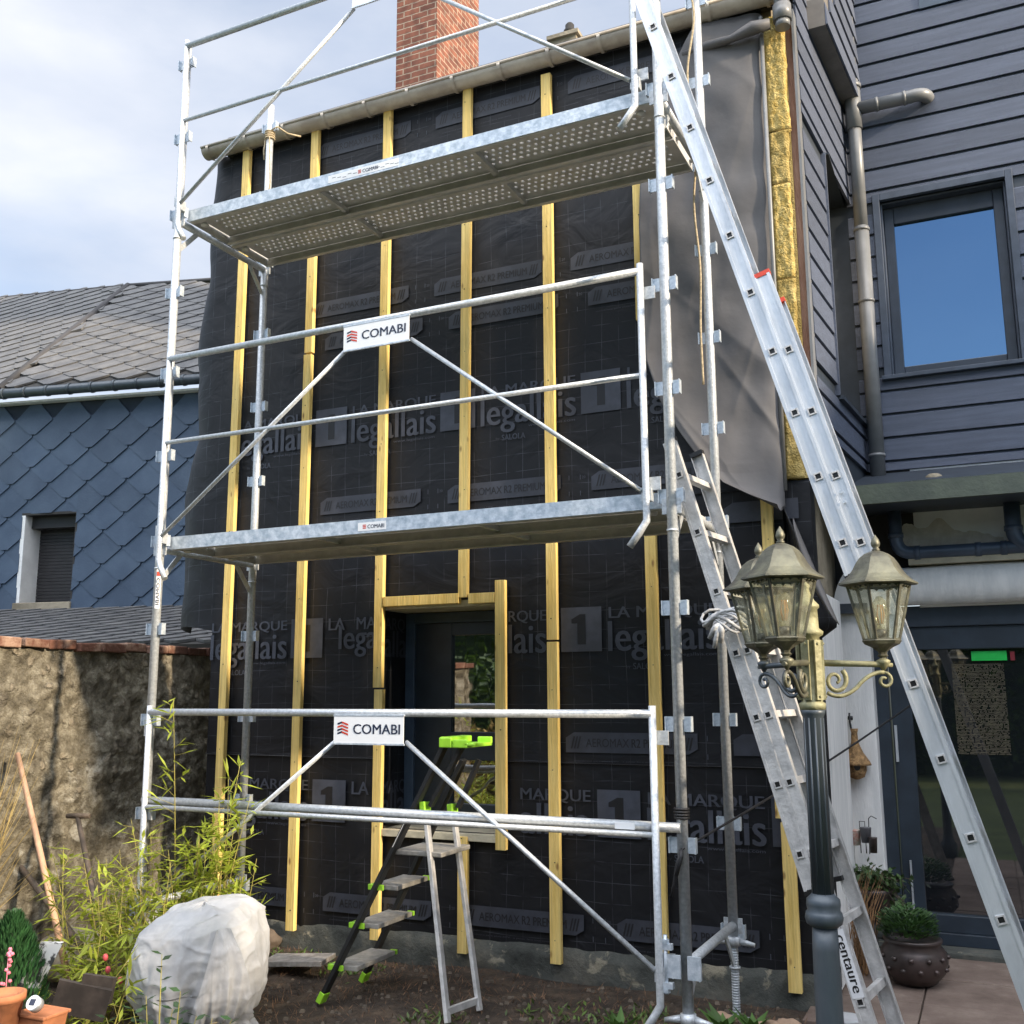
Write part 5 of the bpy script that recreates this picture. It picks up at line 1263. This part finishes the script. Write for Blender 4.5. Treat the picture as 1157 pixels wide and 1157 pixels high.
# dry reed at far left
b = MB()
for i in range(46):
    base = aty(random.uniform(-70,-10), 1060, 3.5); top = aty(random.uniform(-15,48), random.uniform(815,1000), 3.5+random.uniform(-.2,.2)); base.z = .3
    m1 = base.lerp(top, .5)+Vector((-.04,0,.04)); b.tube([base, m1, top], [.003,.002,.0006], 4, caps=False)
    if i % 2: leaf(b, m1, top-m1+rnd(.05), .25, .006)
tag(obj('dry_grass', b, dry), 'straw-coloured dry reeds at the left edge against the rubble wall', 'plant')
def bush(name, label, c, rad, n, lm, ll, lw, cat='plant', up_=.3, shape=None, group=None, stems=True):
    r = thing(name, (c[0], c[1], c[2]), label, cat, group); lv, st_ = MB(), MB(); c = Vector(c)
    cl = [c+Vector((random.gauss(0,.45)*rad[0], random.gauss(0,.45)*rad[1], rad[2]*random.uniform(.15,1.0))) for _ in range(max(5, n//25))]
    for q in cl:
        if stems: st_.tube([c, c.lerp(q, .5)+rnd(.02), q], [.005,.003,.0015], 4, caps=False)
    for i in range(n):
        q = random.choice(cl)+Vector((random.gauss(0,.22)*rad[0], random.gauss(0,.22)*rad[1], random.gauss(0,.16)*rad[2]))
        d = (q-c).normalized()*.6+rnd(1)+Vector((0,0,up_)); leaf(lv, q, d, ll*random.uniform(.6,1.3), lw*random.uniform(.7,1.2))
    if stems: obj('stems', st_, bambs, r)
    obj('foliage', lv, lm, r); return r
# dwarf conifer, lower left
c = aty(10,1110,3.3)
r = thing('conifer', (c.x, c.y, .15), 'small dense green dwarf conifer at the lower left corner', 'shrub')
b = MB()
for i in range(2600):
    t = random.random()**.7; a = random.uniform(0, 6.28); z = .15+.42*t; rad = .145*(1-t**2.2)*random.uniform(.75,1.02)+.01
    p = Vector((c.x+rad*math.cos(a), c.y+rad*math.sin(a), z)); leaf(b, p, Vector((math.cos(a)*.5, math.sin(a)*.5, 1)), .040, .010, droop=-.2)
obj('foliage', b, conif, r)
b = MB(); b.tube([(c.x,c.y,.1),(c.x,c.y,.55)], [.02,.004], 6); obj('trunk', b, toolold, r)
b = MB()
q = aty(8,1100,3.12)
for i in range(14): pz_2 = q+Vector((random.uniform(-.02,.03), random.uniform(-.02,.02), random.uniform(-.05,.08))); b.lathe(pz_2, [(.002,0),(.009,.006),(.005,.014)], 7)
b.tube([q+Vector((0,0,-.2)), q+Vector((0,0,.06))], .002, 5)
tag(obj('heather', b, pinkf), 'pink flower spike in front of the dwarf conifer', 'flower')
# front shrub with glossy leaves
c = aty(188,1150,2.75)
r = thing('shrub', (c.x, c.y, 0), 'young glossy-leaved shrub rising in front of the white fleece', 'shrub'); lv, st_ = MB(), MB()
for (px, py) in ((183,1078),(165,1125),(204,1120),(150,1140),(222,1148),(195,1140),(240,1150),(262,1152),(120,1150)):
    t = aty(px, py, 2.75+random.uniform(-.08,.08)); base = Vector((c.x+random.uniform(-.05,.05), c.y+random.uniform(-.05,.05), .12)); mid_ = base.lerp(t, .6)+Vector((0,0,-.02)); st_.tube([base, mid_, t], [.004,.003,.001], 5)
    L = (t-base).length
    for i in range(13):
        p = mid_.lerp(t, i/12) if i > 3 else base.lerp(mid_, .6+i*.1); a = i*2.4; leaf(lv, p, Vector((math.cos(a), math.sin(a), .45)), .042, .021)
obj('stems', st_, bambs, r); obj('leaves', lv, leafd, r)

# ================================================================== FLEECE-WRAPPED SHRUB
fc = aty(228,1092,3.75); FR_ = .272
b = MB()
def flf(u, v):
    a = 2*math.pi*u; ph = v
    # profile from top to the tied foot
    prof_ = [(0,.60,),(.10,.597),(.19,.578),(.25,.53),(.285,.44),(.294,.34),(.282,.25),(.24,.18),(.198,.14),(.235,.06),(.27,-.03)]
    t = ph*(len(prof_)-1); i = min(int(t), len(prof_)-2); f = t-i; r0_ = prof_[i][0]*(1-f)+prof_[i+1][0]*f; z0_ = prof_[i][1]*(1-f)+prof_[i+1][1]*f
    dr_ = Vector((math.cos(a), math.sin(a), 0)); low = min(1, max(0, ph-.25)*1.6)
    rid = lambda q_: 1-2*abs(noise.noise(q_))
    q_ = Vector((math.cos(a)*r0_*4, math.sin(a)*r0_*4, z0_*3)); wq = Vector((noise.noise(q_*2), noise.noise(q_*2+Vector((9,0,0))), noise.noise(q_*2+Vector((0,9,0)))))*.5
    cre = lambda f_, o_: (1-min(1, abs(noise.noise((q_+wq)*f_+Vector((o_,o_,0))))*5))**2   # thin sharp creases between taut panels
    fold = .05*noise.noise(dr_*1.4+Vector((0,0,z0_*1.6+5)))+.008*cre(.8,3)+.006*cre(1.5,7)+.003*cre(3.1,1)+(.050*min(1,max(0,ph-.40)*2.4))*(rid(Vector((math.cos(a)*5.0, math.sin(a)*5.0, z0_*.8+2)))-.6)+.011*math.sin(a*31+6*noise.noise(Vector((a*2,z0_*3,0))))*min(1,max(0,ph-.55)*3)
    flat = .03*max(0, math.cos(a-2.6))
    rr2 = max(0, r0_+fold*min(1, r0_*7)-flat*r0_*3)
    return Vector((fc.x+rr2*math.cos(a)*1.05, fc.y+rr2*math.sin(a), z0_+.02*noise.noise(Vector((math.cos(a)*2, math.sin(a)*2, 9)))+.035*math.sin(a+.6)*min(1, r0_*5)*(1 if z0_ > .3 else 0)))
b.grid(flf, 260, 150)
fl = tag(obj('fleece_cover', b, fleece), 'white horticultural fleece bundled round a plant beside the bamboo', 'plant cover')
b = MB()
for i in range(2600):
    a_ = random.uniform(0,6.28); rr__ = .20*random.random()**.5; z_ = random.uniform(.08,.46); leaf(b, Vector((fc.x+rr__*math.cos(a_), fc.y+rr__*math.sin(a_), z_)), rnd(1), .06, .025)
obj('wrapped_foliage', b, leafd, fl)
b = MB()   # loose end of the fleece folded over the front
a_c = math.atan2(-fc.y, -fc.x)
def lap(u, v):
    half = .12+.62*v; a = a_c+.25+(u-.5)*2*half*(.75 if u < .5 else 1.0); p = flf((a/(2*math.pi)) % 1, .30+.52*v)
    o = Vector((p.x-fc.x, p.y-fc.y, 0)).normalized(); lift = .010+.022*(abs(u-.5)*2)**4+.012*v*math.sin(u*14)
    return p+o*lift+Vector((0,0,.004))
b.grid(lap, 60, 50); obj('folded_flap', b, fleece, fl)
b = MB(); b.tube([Vector((fc.x+(.222+.008*math.sin(a*5))*math.cos(a)*1.05, fc.y+(.222+.008*math.sin(a*5))*math.sin(a), .150+.03*math.sin(a+1))) for a in [i*2*math.pi/40 for i in range(41)]], .003, 5)
obj('string', b, rope, fl)

# ================================================================== TOOLS AND CLUTTER BY THE WALL
def pole(label, a, c, r, m_, name='tool_handle', extra=None):
    b = MB(); b.tube([a, a.lerp(c, .5)+Vector((0,0,.006)), c], [r*1.05, r, r*.9], 9)
    if extra: extra(b)
    return tag(obj(name, b, m_), label, 'garden tool')
t1_, t0_ = aty(20,852,4.2), aty(78,1110,3.75)
pole('pinkish bare wooden handle leaning on the rubble wall', t0_, t1_, .016, toolwood)
h1, h0 = aty(88,924,4.4), aty(120,1080,3.95); hl, hr = aty(76,922,4.4), aty(102,922,4.4)
pole('dark spade with a T-shaped grip leaning on the rubble wall', h0, h1, .015, toolold, 'spade', lambda b: b.tube([hl, h1+Vector((0,0,.01)), hr], [.013,.016,.013], 8))
pole('dark weathered pole leaning low to the left behind the pinkish handle', aty(92,1070,4.2), aty(-12,935,4.5), .017, toolold)
# big stones at foot of wall
def rock(label, c, s, m_=stone, name='stone', grp=None):
    b = MB()
    def f(u, v):
        a = 2*math.pi*u; ph = math.pi*(v-.5); d = Vector((math.cos(a)*math.cos(ph), math.sin(a)*math.cos(ph), math.sin(ph))); k = 1+.25*noise.noise(d*1.6+Vector(c)*3)+.1*noise.noise(d*5)
        return Vector(c)+Vector((d.x*s[0]*k, d.y*s[1]*k, d.z*s[2]*k))
    b.grid(f, 20, 12); return tag(obj(name, b, m_), label, 'stone', grp)
q = aty(85,1070,4.35); rock('rounded tan boulder at the foot of the rubble wall', (q.x,q.y,.12), (.22,.16,.14))
q = aty(320,1075,5.2); rock('block of bare stone by the foot of the second batten', (-4.15,5.40,.02), (.10,.06,.07), toolold)
stl = ['flat pale stone at the foot of the rear scaffold pole', 'reddish broken stone beside the screw jack', 'small rounded stone below the last batten', 'buff stone right of the lamp post foot']
for lb_, (px, py, Y, s) in zip(stl, ((815,1125,5.0,.07), (866,1140,5.0,.06), (842,1148,4.75,.045), (890,1143,5.05,.06))):
    q = aty(px, py, Y); rock(lb_, (q.x, Y, .01), (s, s*.7, s*.55), mat('buff_stone', (.38,.26,.18), .9, var=.2, bump=.4))
b = MB(); q0, q1 = aty(305,1098,5.0), aty(368,1096,5.1)
b.obox(((q0.x+q1.x)/2, 5.05, .035), ((q1.x-q0.x)/2+.03, .03, .012), (-.02,.10,0), (0,0,.012)); tag(obj('plank', b, mat('whitish_plank', (.28,.26,.24), .8, var=.25, vscale=20, bump=.4)), 'short whitewashed plank lying on the soil behind the fleece', 'plank')
# slanting slab, terracotta pots, solar lamp, box
q = aty(45,1105,3.4)
b = MB(); b.obox(aty(46,1090,3.4), Vector((.045,.02,.0)), Vector((-.01,.012,.0)), Vector((.035,.02,.09)))
tag(obj('slab', b, mat('white_flaked_board', (.04,.04,.04), .7, vscale=16, col2=(.62,.62,.60), cpos=(.47,.53))), 'flaking black and white board propped behind the terracotta planter', 'board')
def planter(label, c, w, dd, h, m_=terra, name='planter'):
    b = MB(); c = Vector(c); x, y, z = c
    b.obox((x,y,z+h*.5), (w*.5*.82,0,0), (0,dd*.5*.82,0), (0,0,h*.5), taper=1.18)
    b.box((x-w*.53,y-dd*.53,z+h*.86), (x+w*.53,y-dd*.42,z+h*1.02)); b.box((x-w*.53,y+dd*.42,z+h*.86), (x+w*.53,y+dd*.53,z+h*1.02)); b.box((x-w*.53,y-dd*.42,z+h*.86), (x-w*.44,y+dd*.42,z+h*1.02)); b.box((x+w*.44,y-dd*.42,z+h*.86), (x+w*.53,y+dd*.42,z+h*1.02))
    return tag(obj(name, b, m_, bevel=.004), label, 'planter')
q = aty(47,1152,2.95); planter('low rectangular terracotta planter holding the solar lamp', (q.x, q.y, q.z-.05), .15, .12, .08)
q = aty(4,1150,2.85)
b = MB(); b.lathe((q.x-.01,q.y,q.z-.04), [(.055,0),(.07,.10),(.078,.10),(.078,.125),(.066,.125),(.06,.11)], 22); tag(obj('flower_pot', b, terra), 'round terracotta pot below the dwarf conifer', 'flower pot')
b = MB(); b.lathe((q.x+.02,q.y-.12,q.z-.20), [(.08,0),(.085,.16),(.075,.17),(.0,.165)], 22); tag(obj('pot', b, mat('grey_pot', (.33,.34,.36), .7)), 'pale grey pot rim at the very bottom left corner', 'flower pot')
q = aty(39,1134,2.88)
r = thing('solar_lamp', (q.x,q.y,q.z-.03), 'small round silver solar garden lamp standing in the terracotta planter', 'lamp')
ax = (Vector((.15,-.8,.55))).normalized(); b = MB(); b.tube([q-ax*.02, q+ax*.012], .026, 20); obj('housing', b, alu, r)
b = MB(); b.tube([q+ax*.010, q+ax*.0135], .0225, 20); obj('white_ring', b, signw, r)
b = MB(); s_ = ax.cross(Vector((0,0,1))).normalized(); b.obox(q+ax*.0145, s_*.011, s_.cross(ax)*.011, ax*.0008); obj('solar_cell', b, navy, r)
b = MB(); q = aty(92,1130,3.2); b.obox(q, (.10,.04,-.02), (-.01,.012,0), (.02,0,.06)); b.obox(q+Vector((.05,.03,.04)), (.05,.03,-.01), (0,.01,0), (.01,0,.05)); tag(obj('tray', b, mat('rusty_dark', (.035,.028,.025), .7, var=.4, vscale=12)), 'dark tilted tray right of the terracotta planter', 'tray')
q = aty(122,1096,3.5); r = thing('red_blooms', q, 'small red blooms among the bamboo left of the fleece', 'flower')
for (px, py) in ((119,1082),(122,1096),(136,1108)):
    b = MB(); b.lathe(aty(px, py, 3.5), [(.003,-.014),(.010,-.008),(.012,.003),(.008,.013),(.002,.016)], 10); obj('bloom', b, mat('red_bloom', (.50,.07,.08), .6), r)

# ground cover
def tuft(n, xr, yr, l, w_, m_, name, label, clump=0):
    b = MB()
    cs = [(random.uniform(*xr), random.uniform(*yr)) for _ in range(clump)] if clump else None
    for i in range(n):
        if cs: cx_, cy_ = random.choice(cs); x, y = cx_+random.gauss(0,.09), cy_+random.gauss(0,.09)
        else: x, y = random.uniform(*xr), random.uniform(*yr)
        a = random.uniform(0,6.28); leaf(b, Vector((x, y, gh(x,y))), Vector((math.cos(a), math.sin(a), random.uniform(.3,1.6))), l*random.uniform(.5,1.3), w_*random.uniform(.6,1.2))
    o = obj(name, b, m_); o['kind'] = 'stuff'; o['label'] = label; o['category'] = 'ground cover'; return o
tuft(2000, (-4.4,-1.0), (3.6,5.3), .045, .014, leafm('weed_leaf', (.09,.15,.03), .5), 'weeds', 'low green weeds scattered over the dark soil', 22)
tuft(4200, (-4.4,-.9), (3.6,5.4), .05, .004, mat('dead_stalk', (.16,.09,.05), .9, var=.4), 'dead_stalks', 'dead brown stalks and litter on the soil')
b = MB()
for i in range(700):
    x, y = random.uniform(-4.4,-.9), random.uniform(3.7,5.42); s = random.uniform(.004,.014); b.obox((x,y,gh(x,y)+s*.4), (s,s*.3,0), (-s*.3,s*.8,0), (0,0,s*.5), taper=.6)
o = obj('pebbles', b, mat('pebble', (.10,.08,.06), .9, island=.5)); o['kind'] = 'stuff'; o['label'] = 'pebbles and clods on the soil'; o['category'] = 'pebbles'
for i, (px, py, Y, lb_) in enumerate(((816,1125,4.9,'broad-leaved green plant at the foot of the rear right pole'), (700,1142,4.7,'leafy weed left of the front right pole foot'), (850,1135,4.95,'broad-leaved weed between the screw jack and last batten'))):
    q = aty(px,py,Y); r = thing('weed', (q.x,Y,0), lb_, 'plant'); b = MB()
    for k in range(11):
        a = k*2.4; leaf(b, Vector((q.x,Y,0)), Vector((math.cos(a), math.sin(a), 1.0)), random.uniform(.10,.17), .04)
    obj('leaves', b, leafg, r)

# ================================================================== BY THE DOOR
q = aty(1034,1105,6.05); pc = Vector((q.x, 6.05, 0))
r = thing('planter_pot', pc, 'round dark glazed pot with raised knobs, planted with green herbs, by the glass door', 'flower pot')
b = MB(); prof = [(.07,.0),(.11,.02),(.155,.07),(.170,.125),(.160,.175),(.135,.205),(.145,.215),(.148,.23),(.135,.235),(.125,.215)]
b.lathe(pc, prof, 32)
for row, (rr_, zz) in enumerate(((.168,.15),(.162,.095))):
    for k in range(12):
        a = k*math.pi/6+row*.26; v = Vector((math.cos(a), math.sin(a), 0)); b.lathe(pc+v*rr_+Vector((0,0,zz-.012)), [(.004,0),(.014,.006),(.014,.018),(.004,.024)], 8)
obj('pot', b, potm, r)
lv = MB()
for i in range(1100):
    a = random.uniform(0,6.28); t = random.random(); rad = .14*math.sqrt(random.random()); z = .22+.16*t*(1-rad*3)+.02; leaf(lv, pc+Vector((rad*math.cos(a)-.02, rad*math.sin(a), z)), Vector((math.cos(a), math.sin(a), .8)), .035, .014)
obj('foliage', lv, leafm('herb', (.05,.11,.03), .4), r)
# bracket planter with trailing plant
q = aty(990,1000,6.45); pc = Vector((q.x-.03, 6.45, q.z-.10))
r = thing('trailing_planter', pc, 'raised dark planter with trailing green plant beside the white post', 'planter')
b = MB(); b.lathe(pc, [(.08,-.06),(.10,-.02),(.13,.06),(.135,.085),(.12,.09),(.115,.07)], 20); b.tube([pc+Vector((0,0,-.06)), Vector((pc.x,pc.y,0))], .02, 8); obj('pot', b, potm, r)
lv, st_ = MB(), MB()
for i in range(48):
    a = random.uniform(0,6.28); e = pc+Vector((math.cos(a)*random.uniform(.08,.25)+(.05 if i % 2 else 0), math.sin(a)*.14, random.uniform(-.10,.22))); m1 = pc+Vector((math.cos(a)*.06, math.sin(a)*.06, .16)); st_.tube([pc+Vector((0,0,.05)), m1, e], .0025, 4, caps=False)
    for k in range(14): leaf(lv, m1.lerp(e, k/13)+rnd(.035), rnd(1)+Vector((0,0,-.2)), .045, .026)
obj('stems', st_, toolold, r); obj('foliage', lv, leafm('trailing_leaf', (.055,.10,.03), .4), r)
b = MB(); q = aty(968,1060,6.2)
for i in range(120):
    base = Vector((q.x+random.uniform(-.10,.06), 6.2+random.uniform(-.1,.1), .0)); a = random.uniform(0,6.28); e = base+Vector((math.cos(a)*.14, math.sin(a)*.12, random.uniform(.25,.55))); b.tube([base, base.lerp(e,.6)+Vector((0,0,.07)), e], [.0025,.002,.0008], 4, caps=False)
tag(obj('dry_clump', b, mat('rust_straw', (.30,.17,.08), .8, var=.4)), 'rusty brown dry grass clump behind the ladder foot', 'plant')
b = MB(); q = aty(955,1143,5.0)
b.lathe((q.x,5.0,-.02), [(.06,0),(.07,.10),(.075,.10),(.075,.115),(.06,.115)], 20); tag(obj('bucket', b, mat('pale_bucket', (.45,.46,.48), .5)), 'small pale pail on the ground right of the lamp post', 'bucket')
# bird house of straw hanging on the post
q = aty(968,862,6.68); r = thing('bird_house', (q.x,6.66,q.z-.1), 'little woven straw bird house hanging on the white post', 'bird house')
c = Vector((q.x,6.65,q.z-.02))
b = MB(); b.lathe(c, [(.012,-.075),(.045,-.06),(.060,-.02),(.060,.02),(.05,.03)], 18); obj('basket', b, straw, r)
b = MB(); b.lathe(c, [(.090,.010),(.082,.03),(.045,.085),(.022,.14),(.018,.20),(.024,.225)], 18); obj('roof', b, straw, r)
b = MB(); b.tube([c+Vector((.012,-.050,.0)), c+Vector((.012,-.064,.0))], .018, 14); obj('entrance', b, black, r)
q = aty(960,815,6.68)
b = MB(); b.tube([(q.x,6.69,q.z+.05),(q.x,6.68,q.z),(q.x+.01,6.67,q.z-.06)], .006, 6); b.tube([(q.x-.01,6.69,q.z+.02),(q.x+.018,6.69,q.z+.02)], .012, 8); tag(obj('hook', b, blackm), 'small dark metal hook above the straw bird house', 'hook')
q = aty(954,905,6.55); b = MB(); b.tube([(q.x,6.58,q.z+.30),(q.x,6.57,q.z+.1),(q.x,6.57,q.z+.02)], .007, 6); b.lathe((q.x,6.57,q.z-.10), [(.022,0),(.018,.09),(.010,.115),(.004,.12)], 10); b.lathe((q.x,6.57,q.z+.02), [(.004,0),(.014,.012),(.004,.024)], 10)
tag(obj('tassel', b, redc), 'red tassel hanging left of the straw bird house', 'ornament')
q0, q1 = aty(936,860,6.56), aty(948,912,6.56)
b = MB(); b.obox(((q0.x+q1.x)/2, 6.575, (q0.z+q1.z)/2), (.022,0,.004), (0,.012,0), (-.01,0,(q0.z-q1.z)/2)); b.tube([((q0.x+q1.x)/2,6.58,q0.z), ((q0.x+q1.x)/2-.01,6.59,q0.z+.22)], .003, 5)
tag(obj('hanging_tile', b, mat('dark_pictured_tile', (.05,.05,.06), .4, vscale=12, col2=(.30,.20,.18))), 'narrow dark painted board hanging on the white plank', 'ornament')
q = aty(975,945,6.5); r = thing('watering_tins', (q.x,6.5,q.z-.08), 'cluster of small pots and grey tins above the trailing planter', 'tins')
for k, (dx, dz_, rr_, mm_) in enumerate(((-.045,0,.035,mat('striped_tin', (.5,.25,.2), .6, vscale=30, col2=(.6,.58,.5))), (.02,.02,.032,mat('grey_tin', (.09,.09,.10), .4)), (.06,-.03,.025,potm))):
    b = MB(); b.lathe((q.x+dx,6.5-.03*k,q.z+dz_-.05), [(rr_*.8,0),(rr_,.08),(rr_*1.05,.085),(rr_*.8,.086)], 16); obj('tin', b, mm_, r)
b = MB(); b.tube([(q.x+.03,6.52,q.z-.1),(q.x+.035,6.52,q.z+.10),(q.x+.05,6.52,q.z+.115),(q.x+.08,6.52,q.z+.10)], .003, 5); b.tube([(q.x-.02,6.54,q.z-.1),(q.x-.02,6.54,q.z+.08),(q.x+.01,6.54,q.z+.08),(q.x+.01,6.54,q.z-.1)], .003, 5); obj('wire_rack', b, blackm, r)

# ================================================================== OUTSIDE THE FRAME (blocks added to cast the shade, greenery mirrored in the glass)
nh = thing('shade_gable', (8.5, 6, 0), 'gable-shaped block added out of view beyond the right edge to cast shade', 'house')  # added unseen block, its outline shaped for the shadow on the house
b = MB(); b.prism([(7.2,3.9,-.2),(7.2,3.9,6.15),(7.2,5.2,7.0),(7.2,8.5,9.1),(7.2,12,7.0),(7.2,12,-.2)], (5,0,0)); obj('wall', b, plaster, nh)
b = MB(); b.box((7.0,-7,-.2), (7.5,3.88,4.55)); tag(obj('shade_wall', b, stone), 'tall block added out of view along the right side to cast shade', 'wall')  # added unseen block that keeps the low right area in shade
def hedge(label, x0, x1, y, th, h, n, m_, name='hedge', l=.14):
    r = thing(name, ((x0+x1)/2, y, 0), label, 'hedge'); b = MB()
    for i in range(n):
        x = random.uniform(x0, x1); z = random.uniform(-.1, h)*(1-.1*random.random()); hh = 1+.12*noise.noise(Vector((x*.7, 0, 0)))
        b_ = Vector((x, y+random.uniform(-.2,.5), z*hh)); leaf(b, b_, rnd(1)+Vector((0,.3,.3)), l*random.uniform(.6,1.3), l*.5)
    obj('foliage', b, m_, r)
    b = MB(); b.box((x0,y-.9,-.2), (x1,y-.2,h*.92)); obj('core', b, leafd, r); return r
hedge('tall clipped green hedge behind the photographer', -26, 9, -9, .8, 4.6, 16000, hedgel, l=.22)
hedge('band of tall tawny reeds in front of the rear hedge', -24, -4, -8.2, .5, 1.9, 9000, dry, 'reed_bed', l=.35)
hedge('leafy garden hedge left of the photographer', -6.6, -3.2, -.6, .6, 2.1, 5200, hedgel, l=.10)
hedge('tawny dead reeds in front of the leafy garden hedge', -6.6, -3.2, -.2, .3, 1.1, 4200, dry, 'reed_bed', l=.20)
print('objects', len(bpy.data.objects))
